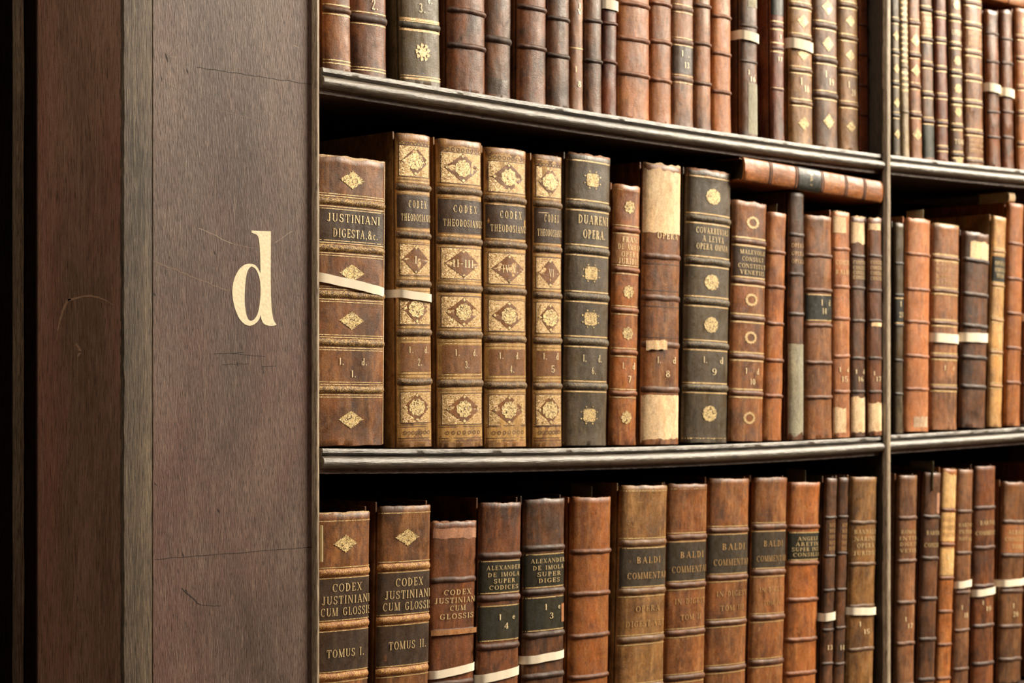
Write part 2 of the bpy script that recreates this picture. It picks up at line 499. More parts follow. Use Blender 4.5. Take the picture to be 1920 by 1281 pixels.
def text_quads(s, width, height, track=0.2):
    """quads of the string, centred, scaled to width x height"""
    x, out = 0.0, []
    for ch in s:
        adv, qs = G.get(ch, G[' '])
        out += [[(x + a, b) for a, b in q] for q in qs]
        x += adv + track
    x -= track
    k = width / max(x, 0.01)
    return [[((a - x / 2) * k, (b - 0.5) * height) for a, b in q] for q in out]


# ------------------------------------------------------------------ shelf lines (old boards, sagging under the books)
Y_NOSE = 0.002
UP1 = [(621, 129), (716, 145), (900, 176), (1070, 204), (1110, 211), (1350, 246), (1615, 285), (1660, 291)]
UP2 = [(1671, 291), (1800, 306), (1920, 319), (2000, 327)]
MD1 = [(621, 841.5), (716, 841.5), (900, 842), (1070, 841), (1110, 840.5), (1350, 833), (1615, 820.5), (1660, 818.5)]
MD2 = [(1675, 816), (1800, 809), (1920, 801), (2000, 796)]


def fitline(pts):
    q = [unp(a, b, Y_NOSE) for a, b in pts]
    return np.polyfit([p.x for p in q], [p.z for p in q], 2)


FIT = {(1, 1): fitline(UP1), (1, 2): fitline(UP2), (2, 1): fitline(MD1), (2, 2): fitline(MD2)}
GAP = 0.452


def shelf_z(row, bay, X):
    if row == 0:
        return float(np.polyval(FIT[(1, bay)], X)) + GAP
    if row == 3:
        return float(np.polyval(FIT[(2, bay)], X)) - GAP
    return float(np.polyval(FIT[(row, bay)], X))


X_POST = unp(600.5, 640, -0.006).x       # inner side of the end panel
X_DIV0 = unp(1661.5, 640, -0.006).x      # divider, left side
X_DIV1 = unp(1671.5, 640, -0.006).x
X_END = 3.55
DEPTH = 0.34

YH = {1: 0.034, 2: 0.024, 3: 0.027}
GROUP = {(1, 1): 'old leather books on the upper shelf left of the divider',
         (1, 2): 'old leather books on the upper shelf right of the divider',
         (2, 1): 'old leather books on the middle shelf left of the divider',
         (2, 2): 'old leather books on the middle shelf right of the divider',
         (3, 1): 'old leather books on the lower shelf left of the divider',
         (3, 2): 'old leather books on the lower shelf right of the divider'}
BOOKS = []
DIAG = []
_seed = [0]


class Book:
    def __init__(s, row, bay, top, bot, pal, label, bands=(), name='leather_book', H=None, b=0.12, p=2.0, fw=0.0,
                 bh=12, prot=0.0026, lines=None, rag=0.0008, depth=0.20, sq=0.0025, mod=None, extend=True, lay=None,
                 bandmat=None, scuff=0.5, streak=0.5, blotch=0.7, rough=0.40, lpx=2.2):
        _seed[0] += 1
        s.seed = _seed[0]
        s.rnd = random.Random(s.seed)
        s.row, s.bay = row, bay
        s.yh = YH[row] - fw * 0.001
        base, dark, light = PAL[pal]
        if mod:
            base, dark, light = [tuple(a * mod for a in c[:3]) + (1,) for c in (base, dark, light)]
        s.mat = leather('leather', base, dark, light, s.seed, blotch, streak, scuff, rough)
        bb = tuple((x * 0.5 + y * 0.5) for x, y in zip(base, dark))
        s.bmat = M[bandmat] if bandmat else leather('band_leather', tuple(x * 0.8 for x in bb), tuple(x * 0.7 for x in dark), base, s.seed + 50, 0.5, 0.3, scuff * 0.8, 0.58)
        b += 0.02
        s.bfrac, s.p = b, p
        if lay is None:
            (xlt, xrt, yt), (xlb, xrb, yb) = top, bot
            pv = BOOKS[-1] if BOOKS and (BOOKS[-1].row, BOOKS[-1].bay) == (row, bay) and BOOKS[-1].ref else None
            lim = []
            for y_ in (yt, yb):
                Z_ = unp((xlt + xlb) / 2, y_, s.yh).z
                lim.append(pv.X0 + pv.w / 2 / math.cos(pv.a) + (Z_ - pv.z0) * math.tan(pv.a) + 0.0015 if pv else X_POST + 0.001)
            XLt, wt = s.solve(xlt, xrt, lim[0])
            XLb, wb = s.solve(xlb, xrb, lim[1])
            w = (wt + wb) / 2
            if bay == 1:
                w = min(w, X_DIV0 - 0.0006 - XLt, X_DIV0 - 0.0006 - XLb)
            s.w = w
            s.bw = max(b * w, 0.0018)
            ct, cb = XLt + w / 2, XLb + w / 2
            s.ref = ((xlt + xrt) / 2, yt, (xlb + xrb) / 2, yb)
            zt = unp((xlt + xrt) / 2, yt, s.yh - s.bw).z
            zb = unp((xlb + xrb) / 2, yb, s.yh - s.bw).z
            a = math.atan2(ct - cb, zt - zb)
            X0 = cb
            for _ in range(3):
                z0 = max(shelf_z(row, bay, X0 - w / 2), shelf_z(row, bay, X0 + w / 2)) + w / 2 * math.sin(abs(a)) + 0.0004
                X0 = cb + (z0 - zb) * math.tan(a)
            if pv:
                edge = pv.X0 + pv.w / 2 / math.cos(pv.a) + (z0 - pv.z0) * math.tan(pv.a) + 0.0015
                if X0 - w / 2 / math.cos(a) < edge:
                    X0 = edge + w / 2 / math.cos(a)
                    a = math.atan2(ct - X0, zt - z0)
                    z0 = max(shelf_z(row, bay, X0 - w / 2), shelf_z(row, bay, X0 + w / 2)) + w / 2 * math.sin(abs(a)) + 0.0004
            s.H = H if H else (zt - z0) / math.cos(a)
            s.X0, s.z0, s.a = X0, z0, a
            loc, rot = (X0, s.yh, z0), a
            DIAG.append((row, bay, X0 - w / 2, X0 + w / 2, ct - w / 2, ct + w / 2, label, w, s.H, math.degrees(a)))
        else:
            loc, rot, s.w, s.H = lay
            s.bw = max(b * s.w, 0.0018)
            s.X0, s.z0, s.a = loc[0], loc[2], rot
            s.ref = None
        s.root = empty(name, loc, label, 'book', GROUP[(row, bay)])
        s.root.rotation_euler = (0, rot, 0)
        s.o1, s.o2 = s.rnd.uniform(0, 50), s.rnd.uniform(0, 50)
        s.table()
        s.depth = depth
        s.make(rag, sq)
        # raised bands
        zs = sorted(s.zl(y) for y in bands) if s.ref else list(bands)
        if extend and s.ref and len(zs) > 1:
            gap = (zs[-1] - zs[0]) / (len(zs) - 1)
            if row == 1:
                while zs[-1] + gap < s.H - 0.025:
                    zs.append(zs[-1] + gap)
            if row == 3:
                while zs[0] - gap > 0.02:
                    zs.insert(0, zs[0] - gap)
        s.sc = s.scale()
        s.gm = MB()
        s.tm = MB()
        s.patches = []
        s.inpanel = False
        s.bands = zs
        h = bh / s.sc if s.ref else bh
        for z in zs:
            if 0.004 < z < s.H - 0.004:
                s.band(z, h, prot, lines)
        if lines == 'gilt':
            for z in zs:
                for d in (1, -1):
                    s.gline(z + d * (h * 0.5 + 0.0016), lpx / s.sc)
        if lines == 'double':
            for z in zs:
                for d in (1, -1):
                    s.gline(z + d * (h * 0.5 + 0.0014), 1.7 / s.sc)
                    s.gline(z + d * (h * 0.5 + 0.0042), 1.4 / s.sc)
        BOOKS.append(s)

    # width that makes the spine cover the measured picture columns
    def solve(s, xl, xr, lim=-9):
        XL = max(unp(xl, 640, s.yh).x, lim)
        lo, hi = 0.003, 0.3
        tt = np.linspace(0, math.pi, 40)
        for _ in range(40):
            w = (lo + hi) / 2
            bw = max(s.bfrac * w, 0.0018)
            X = XL + w / 2 + w / 2 * np.sign(np.cos(tt)) * np.abs(np.cos(tt)) ** (2 / s.p)
            Y = s.yh - bw * np.abs(np.sin(tt)) ** (2 / s.p) + D
            t = X * S_ + Y * C_
            px = (PX + F * (X * C_ - Y * S_) / t).max()
            if px > xr:
                hi = w
            else:
                lo = w
        return XL, w

    def table(s):
        tt = np.linspace(math.pi, 0, 241)
        x = s.w / 2 * np.sign(np.cos(tt)) * np.abs(np.cos(tt)) ** (2 / s.p)
        y = -s.bw * np.abs(np.sin(tt)) ** (2 / s.p)
        d = np.hypot(np.diff(x), np.diff(y))
        u = np.concatenate([[0], np.cumsum(d)])
        s.L = u[-1]
        s.tu = u - s.L / 2
        s.tx, s.ty = x, y

    def S(s, u, z, off=0.0):
        e = 0.0006
        u = max(-s.L / 2, min(s.L / 2, u))
        x, y = np.interp(u, s.tu, s.tx), np.interp(u, s.tu, s.ty)
        off += s.disp(u, z)
        if off:
            u0, u1 = max(u - e, -s.L / 2), min(u + e, s.L / 2)
            dx = np.interp(u1, s.tu, s.tx) - np.interp(u0, s.tu, s.tx)
            dy = np.interp(u1, s.tu, s.ty) - np.interp(u0, s.tu, s.ty)
            l = math.hypot(dx, dy) or 1
            x, y = x + dy / l * off, y - dx / l * off
        return (float(x), float(y), z)

    def disp(s, u, z):
        e = min(1.0, (s.L / 2 - abs(u)) / (0.06 * s.L))
        return e * (0.0007 * noise.noise((u * 34 + s.o1, z * 13, s.o2)) + 0.00035 * noise.noise((u * 120, z * 70, s.o1)))

    def zl(s, y):
        xt, yt, xb, yb = s.ref
        px = xb + (xt - xb) * (y - yb) / (yt - yb)
        return (unp(px, y, s.yh - s.bw).z - s.z0) / math.cos(s.a)

    def scale(s):
        t = s.X0 * S_ + (s.yh + D) * C_
        return F / t

    def make(s, rag, sq):
        w, H, L = s.w, s.H, s.L
        r = s.rnd
        o1, o2 = s.o1, s.o2
        us = [-L / 2 + L * i / 26 for i in range(27)]
        nz = max(24, int(H / 0.007))
        m = MB()
        rows = []

        def prof(z, top, off0):
            row = [(-w / 2 + 0.0016, 0.0045, z), (-w / 2 + 0.0004, 0.002, z)]
            for u in us:
                off = off0
                zz = z + top * rag * (noise.noise((u * 55 + o2, o1, 3.0)) + 0.35 * noise.noise((u * 300 + o1, o2, 9.0)))
                row.append(s.S(u, zz, off))
            row += [(w / 2 - 0.0004, 0.002, z), (w / 2 - 0.0016, 0.0045, z)]
            return row
        rows.append(prof(0.010, 0, -0.0034))
        rows.append(prof(0.0006, 0.3, -0.0030))
        rows.append(prof(0.0, 0.3, -0.0010))
        for k in range(nz + 1):
            f = k / nz
            z = 0.0012 + (H - 0.0024) * f
            fl = 0.0006 * (max(0, 1 - f * nz / 2.0) + max(0, 1 - (1 - f) * nz / 2.0))
            t = max(0.0, (f - 0.93) / 0.07) + max(0.0, (0.03 - f) / 0.03) * 0.3
            rows.append(prof(z, t, fl))
        rows.append(prof(H, 1, -0.0008))
        rows.append(prof(H - 0.0006, 1, -0.0030))
        rows.append(prof(H - 0.012, 0, -0.0034))
        rows.append(rows[0])
        m.grid(rows, s.mat)
        m.poly([q[0] for q in rows[:-1]][::-1], s.mat)
        m.poly([q[-1] for q in rows[:-1]], s.mat)
        m.build('spine', s.root, angle=55)
        # boards
        for sg in (-1, 1):
            bm = MB()
            d = s.depth
            x0, x1 = (-w / 2, -w / 2 + 0.003) if sg < 0 else (w / 2 - 0.003, w / 2)
            if w < 0.02:
                x0, x1 = (-w / 2, -w / 2 + 0.002) if sg < 0 else (w / 2 - 0.002, w / 2)
            bm.box(x0, x1, 0.0055, d, 0.0, H + sq, s.mat)
            bm.build('board', s.root, bevel=0.0009)
        pm = MB()
        pm.box(-w / 2 + 0.0034, w / 2 - 0.0034, 0.0005, s.depth - 0.004, 0.004, H - 0.006, M['pages'])
        pm.build('page_block', s.root, smooth=False)

    def band(s, z0, h, prot, lines):
        m = MB()
        L = s.L
        us = [-L / 2 + L * i / 22 for i in range(23)]
        rows = []
        o = s.rnd.uniform(0, 40)
        n = 7
        for k in range(n + 1):
            a = -1 + 2 * k / n
            row = []
            for u in us:
                e = min(1.0, (L / 2 - abs(u)) / (0.05 * L + 1e-6))
                e = 0.35 + 0.65 * e
                q = prot * (math.cos(a * math.pi / 2) ** 0.8) * e * (1 + 0.25 * noise.noise((u * 90 + o, 2.0, z0 * 9)))
                zz = z0 + a * h / 2 + 0.0009 * noise.noise((u * 50 + o, 7.0, z0 * 5))
                row.append(s.S(u, zz, q - 0.0004))
            rows.append(row)
        m.grid(rows, s.bmat)
        m.build('raised_band', s.root, angle=60)

    # ---- decoration -------------------------------------------------
    def strip(s, mb, z0, z1, u0, u1, off, m, n=24, ragz=0.0, ragu=0.0, nz=1):
        rows = []
        o = s.rnd.uniform(0, 50)
        for k in range(nz + 1):
            f = k / nz
            row = []
            for i in range(n + 1):
                u = u0 + (u1 - u0) * i / n
                z = z0 + (z1 - z0) * f
                if ragz:
                    g = noise.noise((u * 70 + o, f * 7, 1.0)) + 0.4 * noise.noise((u * 340 + o, f * 9, 2.0))
                    z += ragz * g * (1 if f in (0.0, 1.0) else 0)
                if ragu and i in (0, n):
                    u += ragu * noise.noise((z * 150, o, 4.0))
                row.append(s.S(u, z, off))
            rows.append(row)
        mb.grid(rows, m)

    def gline(s, z, th, k=0.98, m='gilt'):
        own = not s.inpanel
        g = MB() if own else s.gm
        s.strip(g, z - th / 2, z + th / 2, -s.L / 2 * k, s.L / 2 * k, 0.00035, M[m], 22)
        if own:
            g.build('gilt_stripe', s.root, angle=60)

    def gl(s, *ys, th=2.0, m='gilt'):
        for y in ys:
            s.gline(s.zl(y), th / s.sc, 0.98, m)
        return s

    def patch(s, y0, y1, mat, name='title_label', k=0.97, rag=0.0, u=None, label=None, ragu=0.0, off=0.0003, gilt=False):
        z0, z1 = sorted((s.zl(y0), s.zl(y1)))
        z0, z1 = max(z0, 0.0008 + rag * 1.2), min(z1, s.H - 0.0004) if not rag else min(z1, s.H + 0.001)
        m = MB()
        u0, u1 = (-s.L / 2 * k, s.L / 2 * k) if u is None else (u[0] * s.L / 2, u[1] * s.L / 2)
        s.strip(m, z0, z1, u0, u1, off, M[mat], 30, rag, ragu, 6 if (rag or ragu) else 2)
        o_ = m.build(name, s.root, label=label)
        s.patches.append((z0, z1, o_, MB()))
        if gilt:
            s.gline(z0 + 0.0012, 2.2 / s.sc)
            s.gline(z1 - 0.0012, 2.2 / s.sc)
        return s

    def T(s, y, txt, hpx, wf=0.8, du=0.0, m='giltfine', dz=0.0, track=0.2):
        z = s.zl(y) + dz
        tm, on = MB(), s.root
        for a0, a1, o_, q_ in s.patches:
            if a0 < z < a1:
                on = o_
        for q in text_quads(txt, s.L * wf, hpx / s.sc, track):
            tm.poly([s.S(a + du * s.L, z + b, 0.0009) for a, b in q], M[m])
        if tm.f:
            tm.build('gilt_lettering', on, smooth=False)
        return s

    def num(s, y, items, hpx, m='number'):
        """items: (text, du, wf)"""
        for txt, du, wf in items:
            s.T(y, txt, hpx, wf, du, m)
        return s

    def radial(s, z, ru, rz, fn, m, off, n=40, inner=0.0, du=0.0):
        rings = []
        for k in ((inner, 0.5 + inner / 2, 1.0) if inner else (0.02, 0.5, 1.0)):
            row = []
            for i in range(n):
                a = 2 * math.pi * i / n
                rr = fn(a) * k if not inner else k * (fn(a) if k == 1.0 else 1)
                row.append(s.S(ru * rr * math.cos(a) + du, z + rz * rr * math.sin(a), off))
            rings.append(row)
        s.gm.grid(rings, M[m], close=True, flip=False)

    def orn(s, y, wpx, hpx, kind, m='filigree', du=0.0):
        keep, s.gm = s.gm, MB()
        s._orn(y, wpx, hpx, kind, m, du)
        s.gm.build('gilt_ornament', s.root, angle=60)
        s.gm = keep
        return s

    def _orn(s, y, wpx, hpx, kind, m='filigree', du=0.0):
        z = s.zl(y)
        kx = C_ - ((s.ref[0] + s.ref[2]) / 2 - PX) / F * S_
        ru, rz = wpx / 2 / s.sc / kx, hpx / 2 / s.sc
        ru = min(ru, s.L * 0.46)
        d = du * s.L
        if kind == 'diamond':
            def fn(a):
                return (1 / (abs(math.cos(a)) + abs(math.sin(a)))) * (1 + 0.06 * math.cos(28 * a))
            s.radial(z, ru, rz, fn, m, 0.0005, 112, du=d)
        elif kind == 'plaindiamond':
            s.radial(z, ru, rz, lambda a: 1 / (abs(math.cos(a)) + abs(math.sin(a))), m, 0.0005, 40, du=d)
        elif kind == 'medal':
            s.radial(z, ru, rz, lambda a: 1 + 0.06 * math.cos(10 * a), m, 0.0007, 80, du=d)
        elif kind == 'square':
            def fq(a):
                q = 1 / max(abs(math.cos(a)), abs(math.sin(a)))
                return 0.82 * min(q, 1.22) * (0.95 + 0.06 * math.cos(24 * a))
            s.radial(z, ru, rz, fq, m, 0.0005, 96, du=d)
            for i in range(8):
                a = math.pi / 8 + i * math.pi / 4
                s.radial(z + rz * 1.08 * math.sin(a), ru * 0.1, rz * 0.1, lambda a: 1, m, 0.0005, 8, du=d + ru * 1.08 * math.cos(a))
        elif kind == 'flower':
            s.radial(z, ru, rz, lambda a: 0.78 + 0.22 * abs(math.cos(4 * a)), m, 0.0005, 64, du=d)
        elif kind == 'lattice':
            s.radial(z, ru, rz, lambda a: 1 + 0.04 * math.cos(12 * a), m, 0.0005, 72, du=d)
        elif kind == 'ring':
            s.radial(z, ru, rz, lambda a: 1 + 0.05 * math.cos(12 * a), m, 0.0005, 48, inner=0.62, du=d)
        elif kind == 'rose':
            s.radial(z, ru * 0.5, rz * 0.55, lambda a: 1 + 0.12 * math.cos(6 * a), m, 0.0005, 48, du=d)
            for i in range(9):
                a = i * 2 * math.pi / 9 + 0.3
                s.radial(z + rz * 0.8 * math.sin(a), ru * 0.2, rz * 0.22, lambda a: 1 + 0.2 * math.cos(3 * a), m, 0.0005, 18, du=d + ru * 0.8 * math.cos(a))
                q = [(math.cos(a) * 0.3, math.sin(a) * 0.3), (math.cos(a + .1) * 0.75, math.sin(a + .1) * 0.75), (math.cos(a - .1) * 0.75, math.sin(a - .1) * 0.75)]
                s.gm.poly([s.S(ru * i_[0] + d, z + rz * i_[1], 0.0005) for i_ in q], M[m])
        return s

    def orns(s, ys, wpx, hpx, kind, m='filigree', du=0.0):
        for y in ys:
            s.orn(y, wpx, hpx, kind, m, du)
        return s

    def tape(s, yl, yr, hpx, label='white cotton tape tied round the book'):
        zl, zr = s.zl(yl), s.zl(yr)
        h = hpx / s.sc
        t, g = 0.0005, 0.0004
        path = [(-s.w / 2 - t, 0.09), (-s.w / 2 - t, 0.05), (-s.w / 2 - t, 0.012)]
        off = 0.0032 if s.bands else 0.0016
        for i in range(21):
            u = -s.L / 2 + s.L * i / 20
            x, y, _ = s.S(u, 0, 0.0005 + (off - 0.0005) * min(1.0, (s.L / 2 - abs(u)) / (0.1 * s.L)))
            path.append((x, y))
        path += [(s.w / 2 + t, 0.012), (s.w / 2 + t, 0.05), (s.w / 2 + t, 0.09)]
        x0, x1 = -s.w / 2, s.w / 2
        rows = [[], [], [], []]
        o = s.rnd.uniform(0, 50)
        for i, (x, y) in enumerate(path):
            z = zl + (zr - zl) * max(-0.6, min(1.6, (x - x0) / (x1 - x0))) + 0.0006 * noise.noise((x * 60 + o, y * 60, 0))
            cx = -x * 0.0
            nx, ny = (0, g) if abs(x) < s.w / 2 else (-g if x > 0 else g, 0)
            rows[0].append((x + nx, y + ny, z + h / 2))
            rows[1].append((x, y, z + h / 2))
            rows[2].append((x, y, z - h / 2))
            rows[3].append((x + nx, y + ny, z - h / 2))
        m = MB()
        m.grid(rows, M['tape'], flip=True)
        m.build('cotton_tape', s.root, label=label, angle=50)
        return s

    def finish(s):
        if s.gm.f:
            s.gm.build('gilt_stripe', s.root, angle=60)
        if s.tm.f:
            s.tm.build('gilt_lettering', s.root, smooth=False)
        for a0, a1, o_, q_ in s.patches:
            if q_.f:
                q_.build('gilt_lettering', o_, smooth=False)


def theod(s, yt, yb, centers, lab, vol):
    """richly gilt panels: centers = picture rows of the six compartments; lab = rows of the title label"""
    s.inpanel = True
    b = sorted(s.bands, reverse=True)
    edges = [s.H - 0.001] + [z for z in b] + [0.001]
    L = s.L
    hb = 8.0 / s.sc
    for i in range(6):
        z1, z0 = edges[i] - (hb if i else 0), edges[i + 1] + (hb if i < 5 else 0)
        if s.gm.f:
            s.gm.build('gilt_pattern', s.root, angle=60)
        s.gm = MB()
        s.strip(s.gm, z0, z1, -L / 2 * 0.98, L / 2 * 0.98, 0.0002, M['giltpanel'], 24)
        t = 1.0 / s.sc
        for k in (1.5, 4.0, 6.0):
            for z in (z1 - k * t * 1.4, z0 + k * t * 1.4):
                s.gline(z, t * 0.8, 0.96, 'tooling' if k == 4.0 else 'gilt')
        if i == 0:
            for j in range(9):
                s.radial(z1 - 17 * t, 4.2 * t, 3.6 * t, lambda a: 1, 'tooling', 0.0006, 14, inner=0.68, du=(j - 4) * L * 0.1)
        if i == 5:
            for j in range(7):
                s.radial(z0 + 27 * t, 4.2 * t, 3.6 * t, lambda a: 1, 'tooling', 0.0006, 14, inner=0.68, du=(j - 3) * L * 0.11)
            for k in (12, 17, 38, 42):
                s.gline(z0 + k * t, t, 0.96, 'tooling')
        cz = s.zl(centers[i])
        if i == 1:
            continue
        if i in (0, 2, 3, 5):
            q = 29 * t
            hw = L * 0.43
            s.strip(s.gm, cz - q, cz + q, -hw, hw, 0.0004, M['corner'], 16)
            for zz in (cz - q, cz + q):
                s.strip(s.gm, zz - t * 0.7, zz + t * 0.7, -hw, hw, 0.0005, M['tooling'], 16)
            for uu in (-hw, hw):
                s.strip(s.gm, cz - q, cz + q, uu - t * 0.9, uu + t * 0.9, 0.0005, M['tooling'], 2)

            def fl(a):
                return (1 / (abs(math.cos(a)) + abs(math.sin(a)))) * (1 + 0.03 * math.cos(24 * a))
            s.radial(cz, L * 0.37, q * 0.93, fl, 'lozenge', 0.0006, 72)
            if i != 2:
                r = min(15.5 * t, L * 0.2)
                s.radial(cz, r * 1.25, r, lambda a: 1 + 0.06 * math.cos(9 * a), 'medal', 0.0008, 72)
            for du, dz in ((0, q * 0.78), (0, -q * 0.78)) + (() if i == 2 else ((L * 0.31, 0), (-L * 0.31, 0))):
                s.radial(cz + dz, 3.2 * t, 2.6 * t, lambda a: 1 + 0.15 * math.cos(4 * a), 'medal', 0.0008, 16, du=du)
        if i == 4:
            q = (z1 - z0) / 2 - 11 * t
            s.strip(s.gm, (z0 + z1) / 2 - q, (z0 + z1) / 2 + q, -L * 0.42, L * 0.42, 0.0006, M['lozenge'], 16)
    s.gm.build('gilt_pattern', s.root, angle=60)
    s.gm = MB()
    s.inpanel = False
    s.patch(lab[0], lab[1], 'darklabel', k=0.95, off=0.00045)
    s.T(lab[0] + (lab[1] - lab[0]) * 0.28, 'CODEX', 14, 0.50, 0.05, track=0.6)
    s.T(lab[0] + (lab[1] - lab[0]) * 0.70, 'THEODOSIANUS', 13, 0.88, 0.05, track=0.28)
    s.T(centers[2], vol, 14, 0.07 * len(vol) + 0.02, 0.03, 'number')


M['tanpale'] = leather('pale_calf', lin(214, 174, 116), lin(170, 128, 78), lin(232, 200, 148), 33, 0.5, 0.4, 0.4, 0.45)
M['tanlabel2'] = leather('brown_label', lin(150, 98, 60), lin(112, 70, 42), lin(184, 130, 86), 34, 0.5, 0.4, 0.4, 0.4)
M['grey_'] = leather('white_scuff', lin(196, 172, 142), lin(160, 120, 90), lin(220, 204, 180), 35, 0.6, 0.6, 0.4, 0.6)
M['lozenge'] = leather('lozenge_calf', lin(126, 86, 54), lin(100, 66, 42), lin(158, 114, 74), 31, 0.4, 0.4, 0.1, 0.36)

# ================================================================== the bookcase
case = empty('bookcase', (X_POST, 0, 0), 'tall dark oak library bookcase with a cream letter d on its end panel', 'bookcase')


def at_case(mb, name, parent=None, **k):
    o = mb.build(name, None, **k)
    o.parent = parent or case
    o.matrix_parent_inverse = Matrix.Translation((-X_POST, 0, 0)) if parent is None else Matrix.Identity(4)
    return o


ZB, ZT = 0.0, 2.75
X_PL = unp(287, 640, 0).x                     # end panel, left edge
X_PR = unp(588, 640, 0).x                     # end panel, right edge
X_ST = unp(231, 640, 0).x                     # left edge of the narrow board beside it
Y_BK = y_of_px(75.5, X_ST)                    # how far the upright reaches back to the wall
pm = MB()


def wavy_panel(x0, x1, y, z0, z1, m, nx, nz, amp):
    rows = []
    for k in range(nz + 1):
        z = z0 + (z1 - z0) * k / nz
        rows.append([(x0 + (x1 - x0) * i / nx, y + amp * noise.noise((i * 0.9, z * 7, 3.3)), z) for i in range(nx + 1)])
    pm.grid(rows, m)


wavy_panel(X_PL, X_PR, 0.0, ZB, ZT, M['panel'], 4, 40, 0.0)
rows = []
for k in range(301):                          # narrow board along the corner, its outer edge chipped
    z = ZB + (ZT - ZB) * k / 300
    j = 0.0005 * noise.noise((0, z * 60, 1)) + 0.0004 * noise.noise((3, z * 190, 1))
    jb = 0.0011 * noise.noise((5, z * 45, 2)) + 0.0010 * noise.noise((7, z * 150, 2))
    rows.append([(X_ST + 0.0004, 0.006, z), (X_ST + jb + 0.0003, 0.0022, z), (X_ST + 0.0016 + jb, 0.0004, z), ((X_ST + X_PL) / 2, 0.0002, z), (X_PL - 0.0016 + j, 0.0002, z), (X_PL - 0.0004 + j, 0.0008, z), (X_PL + 0.0001 + j, -0.0001, z)])
pm.grid(rows, M['side'])
rows = []
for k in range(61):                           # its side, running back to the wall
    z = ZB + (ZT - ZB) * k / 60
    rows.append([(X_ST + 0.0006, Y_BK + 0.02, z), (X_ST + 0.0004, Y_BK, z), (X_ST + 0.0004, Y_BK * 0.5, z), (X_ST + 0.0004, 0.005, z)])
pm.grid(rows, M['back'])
pm.box(X_PR - 0.02, X_PR - 0.0005, 0.003, DEPTH, ZB, ZT, M['darkwood'])


def mark(pts, w, m, y=-0.00012):
    """a scratch or crack along picture points on the panel face"""
    P = [unp(a, b, 0) for a, b in pts]
    for a, b in zip(P[:-1], P[1:]):
        d = (b - a)
        d.y = 0
        n = Vector((-d.z, 0, d.x)).normalized() * (w / 1600 / 2)
        pm.poly([(a.x - n.x, y, a.z - n.z), (b.x - n.x, y, b.z - n.z), (b.x + n.x, y, b.z + n.z), (a.x + n.x, y, a.z + n.z)], m)


def jag(a, b, n, amp, seed):
    r = random.Random(seed)
    return [(a[0] + (b[0] - a[0]) * i / n, a[1] + (b[1] - a[1]) * i / n + (r.uniform(-amp, amp) if 0 < i < n else 0)) for i in range(n + 1)]


mark(jag((368, 126), (587, 159), 26, 0.9, 1), 1.0, M['crack'])
mark(jag((289, 1049), (587, 1026), 30, 0.8, 2), 1.1, M['crack'])
mark(jag((287, 490), (427, 545), 22, 1.6, 3), 2.0, M['faintscratch'])
mark(jag((372, 428), (436, 457), 10, 1.4, 4), 1.6, M['scratch'])
mark(jag((436, 457), (484, 467), 8, 1.4, 5), 1.1, M['faintscratch'])
mark(jag((515, 455), (548, 434), 6, 1.2, 6), 1.3, M['scratch'])
mark(jag((395, 203), (490, 228), 14, 0.7, 7), 0.8, M['faintscratch'])
mark(jag((315, 155), (342, 173), 6, 0.8, 8), 0.9, M['scratch'])
mark(jag((316, 104), (336, 84), 4, 0.8, 9), 0.9, M['scratch'])
mark(jag((318, 106), (332, 108), 3, 0.8, 10), 0.9, M['scratch'])
mark(jag((549, 85), (561, 89), 4, 0.6, 11), 1.2, M['scratch'])
mark(jag((553, 244), (572, 246), 5, 0.9, 12), 0.9, M['faintscratch'])
mark(jag((400, 664), (458, 661), 6, 0.7, 13), 0.9, M['crack'])
mark(jag((434, 663), (498, 669), 6, 0.6, 14), 0.8, M['crack'])
mark(jag((416, 684), (466, 682), 6, 0.7, 15), 0.9, M['crack'])
mark(jag((445, 679), (446, 687), 2, 0.3, 16), 1.4, M['crack'])
mark(jag((491, 688), (518, 686), 4, 0.5, 17), 0.8, M['crack'])
mark(jag((493, 686), (494, 701), 3, 0.5, 18), 1.2, M['crack'])
mark(jag((340, 1103), (375, 1134), 7, 2.0, 19), 1.8, M['crack'])
mark(jag((375, 1134), (415, 1137), 6, 1.0, 20), 0.9, M['crack'])
for (a, b, w) in (((310, 98), (315, 118), 4.5), ((350, 128), (353, 140), 3.5), ((402, 470), (404, 479), 3.5), ((289, 548), (291, 556), 3.5),
                  ((317, 479), (318, 487), 2.0), ((408, 952), (411, 963), 4.0), ((346, 1103), (352, 1112), 4.0), ((290, 905), (294, 911), 3.5),
                  ((341, 1033), (345, 1047), 3.0), ((302, 140), (304, 155), 2.2)):
    m_ = ((a[0] + b[0]) / 2, (a[1] + b[1]) / 2)
    A, Bp = unp(a[0], a[1], 0), unp(b[0], b[1], 0)
    n = w / 1600 / 2
    mid = (A + Bp) / 2
    pm.poly([(A.x, -0.00012, A.z), (mid.x - n, -0.00012, mid.z), (Bp.x, -0.00012, Bp.z), (mid.x + n, -0.00012, mid.z - 0.001)], M['crack'])

# painted letter
OUT = [(1438, 38), (1490, 41), (1548, 42), (1548, 150), (1547, 300), (1549, 420), (1553, 495), (1562, 545), (1570, 562), (1581, 577), (1565, 583), (1532, 582), (1507, 573),
       (1494, 548), (1490, 520), (1484, 540), (1472, 560), (1450, 577), (1425, 584), (1396, 573), (1366, 542), (1341, 482), (1329, 422), (1327, 370),
       (1336, 318), (1360, 266), (1390, 236), (1420, 226), (1450, 230), (1470, 245), (1483, 270), (1489, 284), (1487, 180), (1484, 120), (1478, 78), (1470, 63), (1452, 55), (1438, 50)]
INN = [(1437, 243), (1420, 256), (1408, 292), (1401, 350), (1398, 420), (1401, 480), (1410, 530), (1424, 553), (1440, 555), (1460, 540), (1477, 505),
       (1487, 440), (1490, 370), (1486, 320), (1475, 282), (1458, 252)]


